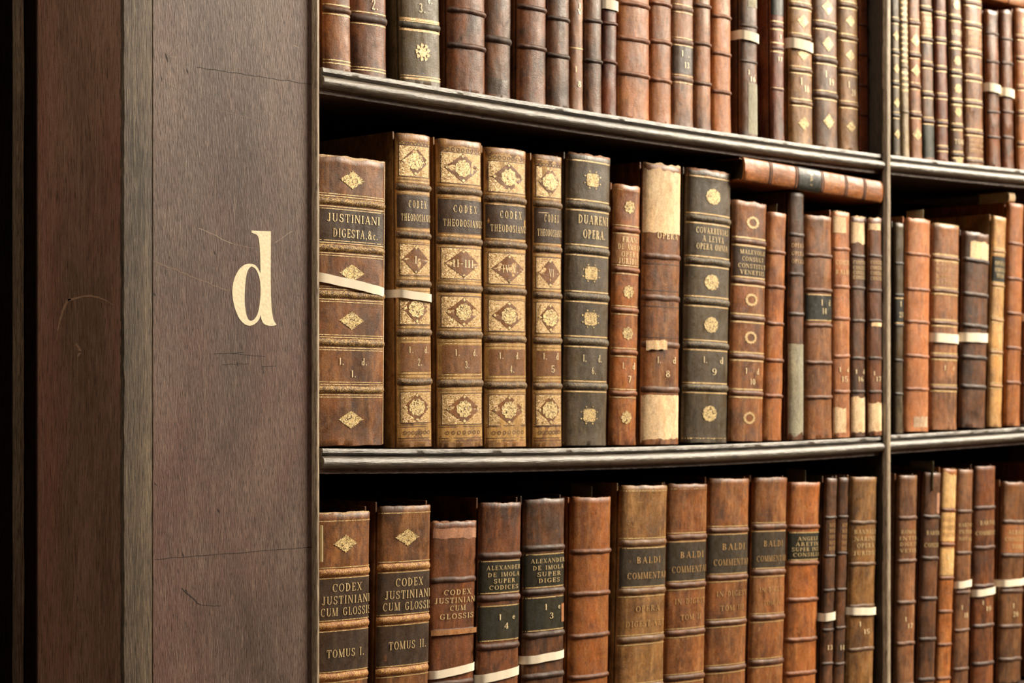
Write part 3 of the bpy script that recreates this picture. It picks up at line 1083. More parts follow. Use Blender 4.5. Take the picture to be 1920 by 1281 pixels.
def soften(l):
    for _ in range(3):
        out = []
        n = len(l)
        for i in range(n):
            p, a, q = (np.array(l[(i + k) % n], float) for k in (-1, 0, 1))
            u, v = a - p, q - a
            c = u.dot(v) / (np.linalg.norm(u) * np.linalg.norm(v) + 1e-9)
            if c < 0.62:
                out.append(tuple(a))
            else:
                out += [tuple(a - u * 0.25), tuple(a + v * 0.25)]
        l = out
    return l


def d_pts(l):
    l = soften(l)
    return [unp(a / 3.05, 420 + b / 3.05, 0) for a, b in l]


o3, i3 = d_pts(OUT), d_pts(INN)
lm = MB()
allp = o3 + i3
for tri in tessellate_polygon([o3, i3]):
    q = [allp[i] for i in tri]
    nrm = (q[1] - q[0]).cross(q[2] - q[0])
    if nrm.y > 0:
        q = q[::-1]
    lm.poly([(p.x - X_POST, -0.00025, p.z) for p in q], M['paint'])
lm.build('painted_letter', case, smooth=False, label='cream painted letter d').parent = case

# bead along the edge of the end panel
bm = MB()
rows = []
xa, xb = unp(590.5, 640, -0.006).x, X_POST
for k in range(201):
    z = ZB + (ZT - ZB) * k / 200
    j = 0.0005 * noise.noise((1, z * 40, 0)) + 0.0005 * noise.noise((2, z * 170, 0))
    ring = []
    for i in range(9):
        a = math.pi - math.pi * i / 8
        ring.append(((xa + xb) / 2 + (xb - xa) / 2 * math.cos(a) + (j if i > 5 else 0), -0.001 - 0.0055 * math.sin(a) ** 0.7, z))
    ring.append((xb, DEPTH, z))
    ring.insert(0, (xa, 0.004, z))
    rows.append(ring)
bm.grid(rows, M['bead'])
at_case(bm, 'edge_bead', angle=50)

# divider between the two bays
dm = MB()
dm.box(X_DIV0, X_DIV1, 0.0, DEPTH, ZB, ZT, M['divwood'])
at_case(dm, 'divider', smooth=False)
bm = MB()
rows = []
for k in range(121):
    z = ZB + (ZT - ZB) * k / 120
    j = 0.0005 * noise.noise((1, z * 50, 5))
    ring = [(X_DIV0, 0.001, z)]
    for i in range(9):
        a = math.pi - math.pi * i / 8
        ring.append(((X_DIV0 + X_DIV1) / 2 + (X_DIV1 - X_DIV0) / 2 * math.cos(a) + j, -0.0005 - 0.006 * math.sin(a) ** 0.6, z))
    ring.append((X_DIV1, 0.001, z))
    rows.append(ring)
bm.grid(rows, M['bead'])
at_case(bm, 'divider_bead', angle=50)

# back of the case
km = MB()
km.box(X_ST + 0.01, X_END, DEPTH, DEPTH + 0.02, ZB, ZT, M['shadewood'])
at_case(km, 'back_panel', smooth=False)

km = MB()
km.box(X_END, X_END + 0.02, 0.0, DEPTH, ZB, ZT, M['divwood'])
at_case(km, 'side_panel', smooth=False)

# shelves with moulded nosing
PROF = [(0.008, 0.0), (0.0012, -0.00012), (0.0006, -0.0012), (0.0006, -0.0052), (0.0026, -0.0066), (0.0052, -0.0082), (0.0056, -0.0094)]
for i in range(13):
    a = math.pi / 2 + 0.25 - (math.pi + 0.5) * i / 12
    PROF.append((0.0046 - 0.0086 * math.cos(a), -0.0168 + 0.0076 * math.sin(a)))
PROF += [(0.0062, -0.0248), (0.0074, -0.0252), (0.0076, -0.0300), (0.0090, -0.0304)]
FILLET0 = len(PROF) - 3


def shelf(row, bay, x0, x1, cut=0.0):
    sm = MB()
    n = 40
    rows = []
    for k in range(n + 1):
        X = x0 + (x1 - x0) * k / n
        z = shelf_z(row, bay, X) - 0.0006
        rows.append([(X, 0.0075, z), (X, DEPTH - 0.001, z), (X, DEPTH - 0.001, z - 0.0300), (X, 0.0085, z - 0.0300)])
    sm.grid(rows, M['shelf'], close=True, flip=True)
    for r_, fl in ((rows[0], False), (rows[-1], True)):
        sm.poly(r_ if fl else r_[::-1], M['shelf'])
    so = at_case(sm, 'shelf', smooth=False)
    nm = MB()
    rows = []
    n = 220
    for k in range(n + 1):
        X = x0 + (x1 - x0) * k / n
        z = shelf_z(row, bay, X)
        ring = []
        for i, (y, dz) in enumerate(PROF):
            j = 0.0005 * noise.noise((X * 30, i * 0.35, row * 5 + bay)) + 0.0004 * noise.noise((X * 140, i * 0.6, row * 9))
            if i == 3:
                j *= 2
            jz = 0.0008 * noise.noise((X * 120, row * 3.0, 4)) if i >= FILLET0 + 1 else 0
            xx = X + (cut * (1 - abs(dz + 0.004) / 0.03) if k == 0 else 0)
            ring.append((xx, y + j, z + dz + jz))
        rows.append(ring)
    # two materials: the dark polished moulding and the paler, ragged fillet under it
    nm.grid([r[:FILLET0 + 1] for r in rows], M['nosing'])
    nm.grid([r[FILLET0:] for r in rows], M['fillet'])
    nm.grid([[r[-1], r[0]] for r in rows], M['nosing'])
    nm.poly([rows[0][i] for i in range(len(PROF))], M['nosing'])
    nm.poly([rows[-1][i] for i in range(len(PROF) - 1, -1, -1)], M['nosing'])
    no = nm.build('nosing', None, angle=45)
    no.parent = so


X_S0 = X_POST + 0.0055
for row in (0, 1, 2, 3):
    shelf(row, 1, X_S0, X_DIV0, 0.004 if row in (1, 2) else 0)
    shelf(row, 2, X_DIV1, X_END)

# ------------------------------------------------------------------ the wall beside the bookcase
wm = pm


def bmark(pts, w, m):
    P = []
    for a, b in pts:
        y = y_of_px(a, X_ST + 0.0003)
        P.append(Vector((X_ST + 0.0003, y, unp(a, b, y).z)))
    for i, (a, b) in enumerate(zip(P[:-1], P[1:])):
        d = (b - a)
        ww = w[i] if isinstance(w, list) else w
        n = Vector((0, -d.z, d.y)).normalized() * (ww / 1600 / 2)
        pm.poly([(a.x, a.y - n.y, a.z - n.z), (b.x, b.y - n.y, b.z - n.z), (b.x, b.y + n.y, b.z + n.z), (a.x, a.y + n.y, a.z + n.z)], m)


M['wear'] = flat('worn_arc', lin(176, 138, 110), 0.6)
bmark([(106, 640), (108, 620), (113, 600), (119, 580), (127, 563), (133, 560)], [2, 4, 6, 7, 4], M['wear'])
bmark([(127, 563), (140, 560), (155, 556), (170, 555), (185, 558), (200, 564), (212, 572)], [4, 3, 3, 3, 2, 1.5], M['wear'])
bmark([(142, 645), (148, 652), (151, 660), (146, 668)], [5, 7, 5], M['wear'])
panel = at_case(pm, 'end_panel', angle=50)
tm = MB()
Yg = Y_BK + 0.004
xa_, xb_ = unp(47, 640, Yg).x, unp(68, 640, Yg).x
tm.box(xa_, xb_, Yg, Yg + 0.03, ZB, ZT, M['shadewood'])
to = tm.build('trim_1', smooth=False)
to['kind'] = 'structure'
tm = MB()
rows = []
Yt = Yg - 0.004
xc0, xc1 = unp(34, 640, Yt).x, unp(47.5, 640, Yt).x
for k in range(121):
    z = ZB + (ZT - ZB) * k / 120
    j = 0.0012 * noise.noise((4, z * 9, 5)) + 0.0006 * noise.noise((4, z * 60, 5))
    rows.append([(xc0, Yt + 0.03, z), (xc0 + j, Yt + 0.003, z), (xc0 + 0.002 + j, Yt, z), (xc1 - 0.002 + j, Yt, z), (xc1 + j, Yt + 0.003, z), (xc1, Yt + 0.03, z)])
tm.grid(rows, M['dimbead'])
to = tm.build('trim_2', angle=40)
to['kind'] = 'structure'
tm = MB()
tm.box(xb_, X_ST - 0.001, Yg + 0.03, Yg + 0.05, ZB, ZT, M['shadewood'])
tm.box(xc0 - 0.9, xc0, Yt + 0.012, Yt + 0.05, ZB, ZT, M['shadewood'])
to = tm.build('wall_left', smooth=False)
to['kind'] = 'structure'
fm = MB()
fm.box(-2.0, 5.5, -4.5, DEPTH + 0.3, -0.04, 0.0, M['floor'])
fo = fm.build('floor', smooth=False)
fo['kind'] = 'structure'

# ================================================================== the books
B = Book
U, MI, LO = 'upper shelf', 'middle shelf', 'lower shelf'
HU = 0.36

# ---- upper shelf, left of the divider -----------------------------------------
b = B(1, 1, (604, 655, 0), (605, 657, 128), 'calf', 'narrow brown calf book at the left end of the upper shelf, beside the end panel', [18], H=HU, lines='gilt', bh=13, rag=0.001, extend=False)
b.gl(113, 119)
b = B(1, 1, (655, 722, 0), (656, 724, 141), 'umber', 'dull brown book with gilt ruled band, second from the end panel on the upper shelf', [34], H=HU, lines='gilt', bh=17, extend=False, fw=-1)
b.gl(127, 132).num(6, [('2.', 0.08, 0.16)], 20)
b = B(1, 1, (747, 823, 0), (750, 825, 159), 'olive', 'dark olive book with a gilt rose near its foot and number 3, upper shelf', [48], H=HU, lines=None, bh=15, b=0.07, fw=3, extend=False, blotch=0.4)
b.gl(37, 57, th=4.5, m='dimgilt').gl(41, 53, 143, th=1.6).gl(148, th=3.5, m='dimgilt')
b.orn(97, 27, 33, 'rose', 'gilt').num(14, [('3.', 0.0, 0.15)], 17).num(-4, [('e.', 0.2, 0.1)], 15)
b = B(1, 1, (838, 907, 0), (838, 909, 170), 'umber', 'thick mottled red-brown book right of the dark olive book, upper shelf', [20, 86], H=HU, bh=12, prot=0.0032, b=0.13, rag=0.001)
b = B(1, 1, (908, 957, 0), (907, 956, 180), 'dark', 'brown book with one broad dark band and a torn flap at the foot, upper shelf', [74], H=HU, bh=15, prot=0.003, b=0.13, bandmat=None, extend=False, scuff=0.7, fw=-1.5)
b.patch(147, 178, 'darklabel', 'torn_flap', rag=0.004, u=(-0.8, 0.55), label='torn leather flap')
b = B(1, 1, (970, 1022, 0), (969, 1023, 190), 'umber', 'dark chestnut book right of the one with the torn foot, upper shelf', [14, 88], H=HU, bh=11, prot=0.003, b=0.14)
b = B(1, 1, (1024, 1066, 0), (1024, 1067, 198), 'dark', 'narrow grey-brown book left of the smooth tan lettered one on the upper shelf', [34, 104], H=HU, bh=10, prot=0.0028, b=0.16)
b = B(1, 1, (1068, 1092, 0), (1068, 1093, 203), 'calf', 'thin smooth tan book without bands, gilt number 8 near its foot, upper shelf', [], H=HU, b=0.12, fw=0)
b.gl(90, m='dimgilt').num(130, [('1', -0.15, 0.1)], 11).num(157, [('8', 0.1, 0.22)], 11).num(10, [('I', 0.12, 0.12)], 9).num(21, [('V', 0.12, 0.3)], 9)
b = B(1, 1, (1095, 1127, 0), (1095, 1128, 208), 'dark', 'narrow dark streaked book left of the thin red tape-tied one, upper shelf', [38, 114], H=HU, bh=9, prot=0.0028, b=0.16)
b = B(1, 1, (1129, 1155, 0), (1129, 1156, 213), 'red', 'thin red-brown book with white tape at the top edge of the photo', [44, 116], H=HU, bh=8, prot=0.0026, b=0.14)
b.tape(8, 10, 18)
b = B(1, 1, (1157, 1216, 0), (1157, 1217, 222), 'orange', 'wide plain orange-brown book right of the thin red tape-tied one, upper shelf', [7, 73, 139], H=HU, bh=11, prot=0.003, b=0.1, rag=0.001, blotch=0.6)
b = B(1, 1, (1217, 1257, 0), (1217, 1258, 229), 'orange', 'plain red-brown book left of the one with the dark 1 13 label, upper shelf', [6, 78, 150], H=HU, bh=10, prot=0.003, b=0.12, mod=0.92)
b = B(1, 1, (1259, 1298, 0), (1259, 1300, 236), 'rose', 'pinkish brown book with a dark shelf label reading 1 13, upper shelf', [16, 78, 148], H=HU, bh=10, prot=0.0015, b=0.1, lines='gilt', lpx=1.4)
b.patch(86, 138, 'darklabel', k=0.96).num(100, [('1', -0.12, 0.07), ('.', 0.16, 0.06)], 11).num(121, [('13', 0.08, 0.2)], 11)
b = B(1, 1, (1300, 1331, 0), (1301, 1333, 240), 'calf', 'plain dark-spotted brown book between the 1 13 and light tan ones, upper shelf', [10, 82, 156], H=HU, bh=9, prot=0.0028, b=0.13)
b = B(1, 1, (1333, 1369, 0), (1334, 1370, 246), 'orange', 'plain light orange-tan book left of the grey-footed dark one, upper shelf', [30, 100, 172], H=HU, bh=9, prot=0.0026, b=0.12, mod=1.12, blotch=0.45)
b = B(1, 1, (1386, 1418, 0), (1387, 1420, 252), 'dark', 'dark book with white tape and a pale grey repaired foot, upper shelf', [48, 115], H=HU, bh=7, prot=0.0016, b=0.13, fw=1.5, extend=False)
b.patch(155, 251, 'greycloth', 'cloth_repair', rag=0.0015, u=(-0.3, 0.97), label='pale grey cloth repair').patch(-14, 12, 'greycloth', 'cloth_repair', rag=0.001, u=(-0.3, 0.97), label='pale grey cloth repair')
b.tape(66, 70, 17).num(135, [('1', -0.12, 0.07), ('.', 0.22, 0.08)], 9).num(147, [('16', 0.1, 0.3)], 9)
b = B(1, 1, (1444, 1468, 0), (1446, 1470, 260), 'red', 'narrow dark red book with thin gilt rules, right of the grey-footed one, upper shelf', [48, 90, 167], H=HU, bh=7, prot=0.0012, b=0.13, fw=2, extend=False)
b.patch(-10, 28, 'blacklabel', k=0.95).gl(40, 55, 80, 97, 165, th=2.5).num(68, [('1', 0.1, 0.1)], 8).num(110, [('17', 0.05, 0.3)], 8)
b = B(1, 1, (1478, 1521, 0), (1480, 1523, 270), 'gilded', 'light brown gilt lozenge book with white tape, upper shelf', [10, 69, 131, 192], H=HU, bh=9, prot=0.002, lines='gilt', b=0.1)
b.orns([38, 100, 231], 21, 25, 'plaindiamond', 'filigree').tape(82, 86, 19).num(152, [('1', -0.1, 0.06)], 13).num(165, [('18', 0.12, 0.2)], 12)
b = B(1, 1, (1523, 1567, 0), (1525, 1571, 274), 'brown', 'darkest of the three gilt lozenge books, between two light brown ones, upper shelf', [47, 112, 178], H=HU, bh=12, prot=0.0024, lines='gilt', b=0.1, fw=2.3)
b.orns([12, 81, 227], 21, 29, 'plaindiamond', 'filigree').num(138, [('1', -0.1, 0.06)], 12).num(152, [('19', 0.12, 0.2)], 12)
b = B(1, 1, (1569, 1606, 0), (1572, 1610, 279), 'gilded', 'light brown gilt lozenge book without tape, beside the dark red one, upper shelf', [9, 70, 135, 196], H=HU, bh=9, prot=0.002, lines='gilt', b=0.1, fw=5)
b.orns([38, 103, 237], 18, 22, 'plaindiamond', 'filigree').num(158, [('1', -0.1, 0.06)], 12).num(172, [('20', 0.12, 0.2)], 12)
b = B(1, 1, (1608, 1624, 0), (1611, 1630, 282), 'red', "thin dark red book against the divider's left side, upper shelf", [46, 102, 160, 215], H=HU, bh=7, prot=0.002, b=0.14, fw=7.6)

# ---- upper shelf, right of the divider ------------------------------------------
b = B(1, 2, (1670, 1684, 0), (1673, 1688, 290), 'olive', "thin olive book with gilt lozenges against the divider's right side, upper shelf", [38, 98, 157, 216], H=HU, bh=8, prot=0.0016, lines='gilt', lpx=1.6, b=0.15)
b.orns([66, 128, 192, 251], 11, 20, 'plaindiamond', 'filigree')
b = B(1, 2, (1686, 1699, 0), (1690, 1706, 291), 'grey', 'thin pale grey book gilt from top to bottom, upper shelf', [40, 125, 210], H=HU, bh=7, prot=0.0012, b=0.16)
for i in range(16):
    b.gl(4 + i * 11, th=4.0, m='gilt')
b = B(1, 2, (1701, 1722, 0), (1706, 1729, 291), 'calf', 'brown book with three large gilt lozenges, upper shelf right of the divider', [42, 103, 161, 215], H=HU, bh=9, prot=0.0024, lines='gilt', lpx=1.5, b=0.13)
b.orns([75, 132, 251], 17, 25, 'plaindiamond', 'filigree')
b = B(1, 2, (1723, 1747, 0), (1729, 1751, 299), 'brown', 'brown book with a gilt title block and dark foot, upper shelf right of the divider', [17, 73, 121, 177, 226], H=HU, bh=9, prot=0.0024, lines='gilt', lpx=2, b=0.12)
b.patch(24, 66, 'tanlabel', k=0.95).num(34, [('PANDEC', 0.02, 0.8)], 8).num(46, [('TARUM', 0.02, 0.75)], 8).num(58, [('LIBRI', 0.02, 0.6)], 8).patch(232, 298, 'greenlabel', 'dark_foot', k=0.96)
b = B(1, 2, (1751, 1773, 0), (1756, 1778, 304), 'red', 'smooth red-brown book with thin double gilt bands, left of the rosette one, upper shelf', [27, 75, 128, 180, 230, 278], H=HU, bh=7, prot=0.0014, lines='gilt', b=0.14, fw=-1)
b = B(1, 2, (1776, 1801, 0), (1782, 1806, 318), 'brown', 'gilt rosette book standing forward over the shelf edge, upper shelf', [33, 84, 136, 190, 237, 290], H=HU, bh=8, prot=0.002, lines='gilt', lpx=3, b=0.13, fw=5)
b.orns([8, 113, 165, 209], 13, 19, 'flower', 'filigree').orn(299, 13, 13, 'flower', 'filigree').num(60, [('OPERA', 0.02, 0.8)], 10).num(265, [('TOM', 0.02, 0.7)], 9)
b = B(1, 2, (1805, 1840, 0), (1808, 1843, 313), 'rose', 'wide smooth polished brown book left of the tape-tied pair, upper shelf', [5, 47, 99, 146, 193, 248, 302], H=HU, bh=8, prot=0.0016, lines='gilt', lpx=2.6, b=0.1, rough=0.3, scuff=0.3)
for y in (62, 72, 82, 262, 272, 282):
    b.num(y, [('IHIHIHI', 0.02, 0.7)], 7, 'dimgilt')
t1 = b = B(1, 2, (1846, 1871, 18), (1851, 1875, 317), 'umber', 'shorter shiny brown book, left one of the pair sharing white tape, upper shelf', [62, 115, 209, 256], bh=7, prot=0.0018, b=0.13, rough=0.3, rag=0.002, sq=0.0, extend=False)
b.tape(163, 167, 16)
t2 = b = B(1, 2, (1875, 1896, 18), (1879, 1901, 320), 'umber', 'shorter shiny brown book, right one of the pair sharing white tape, upper shelf', [72, 118, 209, 257], bh=7, prot=0.0018, b=0.13, rough=0.3, rag=0.002, sq=0.0, extend=False)
b.tape(172, 175, 16)
b = B(1, 2, (1902, 1930, 15), (1907, 1936, 322), 'orange', 'orange-brown gilt spotted book cut by the right edge of the photo, upper shelf', [70, 110, 164, 212, 270], bh=7, prot=0.0018, b=0.12, lines='gilt', lpx=1.5, rag=0.002, sq=0.0, extend=False)
b.orns([40, 137, 190, 287], 12, 18, 'flower', 'filigree')
zt_ = max(q.z0 + (q.H + 0.0005) * math.cos(q.a) + 0.001 for q in BOOKS[-3:])
x0_ = unp(1851, 5, 0.022).x
b = B(1, 2, None, None, 'tan', 'tan book lying flat on top of the short books, top right corner of the photo', [0.03, 0.085, 0.14, 0.195, 0.25], lay=((x0_, YH[1], zt_ + 0.0165), math.pi / 2, 0.030, 0.30), bh=0.006, prot=0.0014, b=0.12, extend=False)

# ---- middle shelf, left of the divider --------------------------------------------
b = B(2, 1, (584, 721, 296), (580, 718, 838), 'codex', 'large worn folio lettered DIGESTA with gilt lozenges and white tape, middle shelf', [380, 467, 553, 643, 731], lines='double', bh=15, prot=0.003, b=0.05, rag=0.0028, p=2.6, lpx=2, bandmat='toolbandgold')
b.patch(392, 456, 'darklabel', k=0.99)
b.T(410, 'JUSTINIANI', 15, 0.70, 0.03).T(438, 'DIGESTA,&c.', 16, 0.60, 0.05)
b.orns([337, 512, 601, 787], 46, 34, 'diamond', 'filigree')
b.num(678, [('1.', -0.13, 0.06), ('d.', 0.17, 0.07)], 13).num(701, [('1.', 0.03, 0.06)], 13)
b.tape(521, 545, 17)
b.patch(290, 838, 'parch', 'worn_edge', u=(0.93, 0.995), rag=0.001, label='pale worn edge of the spine', ragu=0.003)
b.patch(292, 301, 'parch', 'frayed_head', k=0.93, rag=0.0014, label='frayed cream lining at the head')
th1 = b = B(2, 1, (741, 804, 251), (745, 809, 836), 'gilded', 'gilt tooled codex volume I with white tape, middle shelf', [351, 441, 532, 624, 716], bh=14, prot=0.003, b=0.09, fw=4, p=2.4, name='gilt_book', bandmat='toolband')
theod(b, 251, 836, [302, 396, 487, 579, 670, 764], (366, 426), 'I.')
b.num(656, [('1.', -0.16, 0.12), ('d.', 0.28, 0.12)], 12).num(679, [('2.', 0.08, 0.13)], 13).tape(551, 559, 15)
b = B(2, 1, (817, 899, 262), (820, 906, 836), 'gilded', 'gilt tooled codex volume II-III, widest gold spine on the middle shelf', [358, 452, 541, 628, 719], bh=15, prot=0.003, b=0.09, fw=3, name='gilt_book', bandmat='toolband')
theod(b, 262, 836, [315, 405, 494, 585, 672, 767], (374, 437), 'II-III.')
b.num(661, [('1.', -0.14, 0.09), ('d.', 0.24, 0.09)], 12).num(684, [('3.', 0.06, 0.1)], 13)
b = B(2, 1, (907, 986, 278), (908, 984, 836), 'gilded', 'gilt tooled codex volume IV-V, third of the four gold spines, middle shelf', [374, 459, 546, 636, 723], bh=14, prot=0.003, b=0.09, fw=3, name='gilt_book', bandmat='toolband')
theod(b, 278, 836, [332, 415, 504, 592, 678, 769], (385, 447), 'IV-V.')
b.num(667, [('1.', -0.18, 0.09), ('d.', 0.2, 0.09)], 12).num(692, [('4.', 0.06, 0.1)], 13)
b = B(2, 1, (999, 1054, 291), (999, 1050, 834), 'gilded', 'gilt tooled codex volume VI, narrowest of the gold spines, middle shelf', [383, 468, 554, 639, 724], bh=13, prot=0.0028, b=0.1, fw=2, name='gilt_book', bandmat='toolband')
theod(b, 291, 834, [341, 424, 512, 596, 680, 769], (391, 456), 'VI')
b.num(668, [('1.', -0.18, 0.12), ('d', 0.24, 0.1)], 12).num(692, [('5', 0.08, 0.12)], 13)
b = B(2, 1, (1062, 1145, 291), (1054, 1134, 835), 'black', 'dark grey-brown folio with square gilt rosettes, right of the gold spines, middle shelf', [386, 470, 557, 641, 725], bh=15, prot=0.003, lines='gilt', b=0.09, fw=1, rag=0.002, lpx=2.6, blotch=0.4, scuff=0.3, bandmat='blackband')
b.T(412, 'DUARENI', 16, 0.68, 0.05).T(439, 'OPERA.', 16, 0.5, 0.06)
b.orns([337, 512, 598, 779], 29, 31, 'square', 'filigree').num(672, [('1.', -0.12, 0.07), ('d.', 0.22, 0.08)], 13).num(695, [('6.', 0.08, 0.09)], 13).gl(303, 831, th=2.4)
b.patch(284, 301, 'pinkparch', 'worn_head', k=0.95, rag=0.0022, label='worn tan leather at the head')
b = B(2, 1, (1150, 1201, 347), (1141, 1190, 835), 'orange', 'short narrow orange-brown book with gilt flowers, beside the parchment-patched one, middle shelf', [431, 506, 582, 661, 738], bh=11, prot=0.0026, lines='gilt', b=0.12, rag=0.0014, lpx=1.8, rough=0.36, fw=-3)
b.patch(440, 496, 'tanlabel', k=0.95)
for y, t_, w_ in ((449, 'FRAN.', 0.56), (463, 'DE AMAYA', 0.8), (477, 'OPERA', 0.6), (490, 'JURIDIC.', 0.76)):
    b.T(y, t_, 10, w_, 0.04)
b.orns([388, 547, 625, 783], 20, 25, 'flower', 'filigree').num(686, [('1.', -0.12, 0.09), ('d', 0.24, 0.1)], 12).num(711, [('7', 0.08, 0.12)], 12).gl(356, 830, th=1.8)
b = B(2, 1, (1196, 1273, 308), (1200, 1273, 835), 'calf', 'brown book with bare cream parchment at head and foot, middle shelf', [481, 559, 647, 731], bh=13, prot=0.0022, b=0.1, fw=1, extend=False)
b.patch(304, 437, 'parch', 'parchment_patch', k=0.98, rag=0.0028, label='bare cream parchment patch').patch(741, 836, 'parch', 'parchment_patch', k=0.98, rag=0.0022, label='bare cream parchment patch')
b.patch(639, 656, 'parch', 'torn_patch', rag=0.003, u=(-0.85, 0.05), label='torn patch of pale parchment', off=0.0028)
b.T(441, 'OPERA', 12, 0.52, 0.06).num(675, [('1.', -0.14, 0.08), ('d', 0.26, 0.09)], 12).num(701, [('8', 0.08, 0.11)], 12).gl(495, 545, 575, 633, th=1.6, m='tooling')
b = B(2, 1, (1286, 1371, 320), (1277, 1360, 832), 'black', 'dark olive folio with round gilt stamps and worn red head, middle shelf', [411, 491, 566, 648, 728], bh=14, prot=0.003, lines='gilt', b=0.09, rag=0.0022, lpx=2.6, blotch=0.4, scuff=0.3, fw=3, bandmat='blackband')
for y, t_, w_ in ((433, 'COVARRUVIAS', 0.70), (448, 'A LEYVA', 0.46), (463, 'OPERA OMNIA', 0.68)):
    b.T(y, t_, 11, w_, 0.02)
b.orns([368, 529, 609, 776], 26, 29, 'lattice', 'medal').num(675, [('1.', -0.12, 0.07), ('d', 0.24, 0.08)], 12).num(697, [('9', 0.07, 0.1)], 12).gl(333, 823, th=2.4)
b.patch(314, 331, 'pinkparch', 'worn_head', k=0.97, rag=0.0022, label='worn reddish leather at the head')
b = B(2, 1, (1373, 1438, 378), (1363, 1427, 829), 'calf', 'red-brown book with four gilt rings and number 10, middle shelf', [454, 528, 597, 669, 738], bh=11, prot=0.0022, lines='gilt', b=0.08, lpx=3, rag=0.0018, fw=6.4)
b.patch(463, 520, 'darklabel', k=0.95)
for y, t_, w_ in ((473, 'MALEVOLII', 0.72), (486, 'CONSULT', 0.62), (499, 'CONSTITUT', 0.8), (511, 'VENETIIS', 0.7)):
    b.T(y, t_, 8, w_, 0.03)
b.orns([417, 562, 633, 784], 22, 23, 'ring', 'gilt').num(696, [('1', -0.12, 0.05), ('d', 0.22, 0.07)], 11).num(716, [('10', 0.07, 0.14)], 11)
b11 = b = B(2, 1, (1439, 1470, 398), (1428, 1467, 826), 'orange', 'plain orange-brown narrow book right of the gilt ring book, middle shelf', [473, 538, 607, 676, 743], bh=9, prot=0.0024, b=0.13, rag=0.0016, fw=7)
b12 = b = B(2, 1, (1476, 1503, 359), (1477, 1509, 827), 'dark', 'tall dark book with a pale grey lower half, middle shelf', [440, 514, 589], bh=9, prot=0.002, b=0.13, extend=False, scuff=0.3, fw=11, sq=0.0)
b.patch(645, 828, 'greycloth', 'cloth_repair', k=0.97, rag=0.001, label='pale grey cloth covering the lower half')
for y in (460, 475, 490):
    b.T(y, 'OPERA', 8, 0.75, 0.0, 'dimgilt')
b13 = b = B(2, 1, (1507, 1560, 404), (1508, 1557, 823), 'calf', 'red-brown book with a black label marked 14, middle shelf', [479, 544, 610, 680, 745], bh=9, prot=0.0028, b=0.1, rag=0.0014, fw=11)
b.patch(551, 602, 'blacklabel', k=0.97, gilt=True).num(567, [('1', 0.0, 0.05), ('d', 0.3, 0.06)], 11).num(583, [('14', 0.1, 0.16)], 11)
b = B(2, 1, (1560, 1593, 397), (1560, 1592, 822), 'tan', 'light tan book with a torn cream corner flap at head and foot, middle shelf', [467, 538, 598, 668, 735], bh=9, prot=0.0018, b=0.1, rag=0.001, fw=14)
b.patch(396, 437, 'parch', 'torn_flap', rag=0.003, u=(-0.97, 0.3), label='torn cream corner').patch(765, 822, 'parch', 'torn_flap', rag=0.003, u=(-0.97, 0.25), label='torn cream corner')
b.T(492, 'CONSIL', 9, 0.8, 0.0).T(510, 'BALDI', 9, 0.8, 0.0).num(693, [('1', -0.2, 0.1), ('d', 0.25, 0.12)], 9).num(711, [('15', 0.05, 0.35)], 10)
b = B(2, 1, (1595, 1624, 407), (1594, 1619, 820), 'dark', 'grey-brown book with ragged cream head, second left from the divider, middle shelf', [480, 540, 602, 672, 735], bh=8, prot=0.0016, b=0.11, rag=0.0024, fw=16)
b.patch(404, 456, 'parch', 'torn_patch', k=0.97, rag=0.0032, label='bare cream patch').patch(745, 820, 'parch', 'torn_patch', k=0.97, rag=0.0036, label='bare cream patch')
for y in (492, 502, 511, 520):
    b.T(y, 'CONSUL', 7, 0.8, 0.0, 'giltfine')
b.num(697, [('1', -0.25, 0.1), ('d', 0.25, 0.12)], 8).num(711, [('16', 0.05, 0.35)], 9)
b = B(2, 1, (1627, 1653, 410), (1624, 1652, 818), 'umber', "dark brown book with torn cream foot against the divider's left side, middle shelf", [480, 545, 602, 672, 735], bh=8, prot=0.0016, b=0.11, rag=0.0024, fw=22)
b.patch(408, 432, 'parch', 'torn_patch', rag=0.003, u=(-0.95, 0.6), label='bare cream patch').patch(756, 818, 'parch', 'torn_patch', k=0.97, rag=0.0034, label='bare cream patch').patch(600, 612, 'parch', 'torn_patch', rag=0.002, u=(-0.7, 0.95), label='bare cream patch')
for y in (492, 502, 512, 522):
    b.T(y, 'CONSUL', 7, 0.8, 0.0, 'giltfine')
b.num(700, [('1', -0.2, 0.1)], 8).num(711, [('17', 0.1, 0.35)], 9)
# the book lying flat across the tops
yl_ = YH[2] - 0.021
pa, pb = unp(1391, 322, yl_), unp(1651, 366, yl_)
ang = math.atan2(-(pb.z - pa.z), pb.x - pa.x) + math.pi / 2
b = B(2, 1, None, None, 'orange', 'orange-brown book lying flat and aslant under the upper shelf, black spine label', [0.0, 0.0], lay=((pa.x, yl_, pa.z + 0.0045), ang, 0.0345, (pb - pa).length), bh=0.006, prot=0.0010, b=0.13, extend=False, mod=1.05, sq=0.0)
bl_ = b
for k in (0.18, 0.36, 0.545, 0.72, 0.86):
    b.band(b.H * k, 0.0045, 0.0008, None)
    for d in (1, -1):
        b.gline(b.H * k + d * 0.0028, 0.0014, 0.98, 'crack')
lm = MB()
b.strip(lm, b.H * 0.375, b.H * 0.53, -b.L * 0.48, b.L * 0.48, 0.0006, M['blacklabel'], 20)
lm.build('title_label', b.root, label='black label with gilt rules')
for k in (0.385, 0.52):
    b.gline(b.H * k, 0.0022)
b.sc = 1.0
for q in text_quads('VOL 2', 0.018, 0.006):
    b.tm.poly([b.S(a, b.H * 0.46 + c, 0.0011) for a, c in q], M['giltfine'])

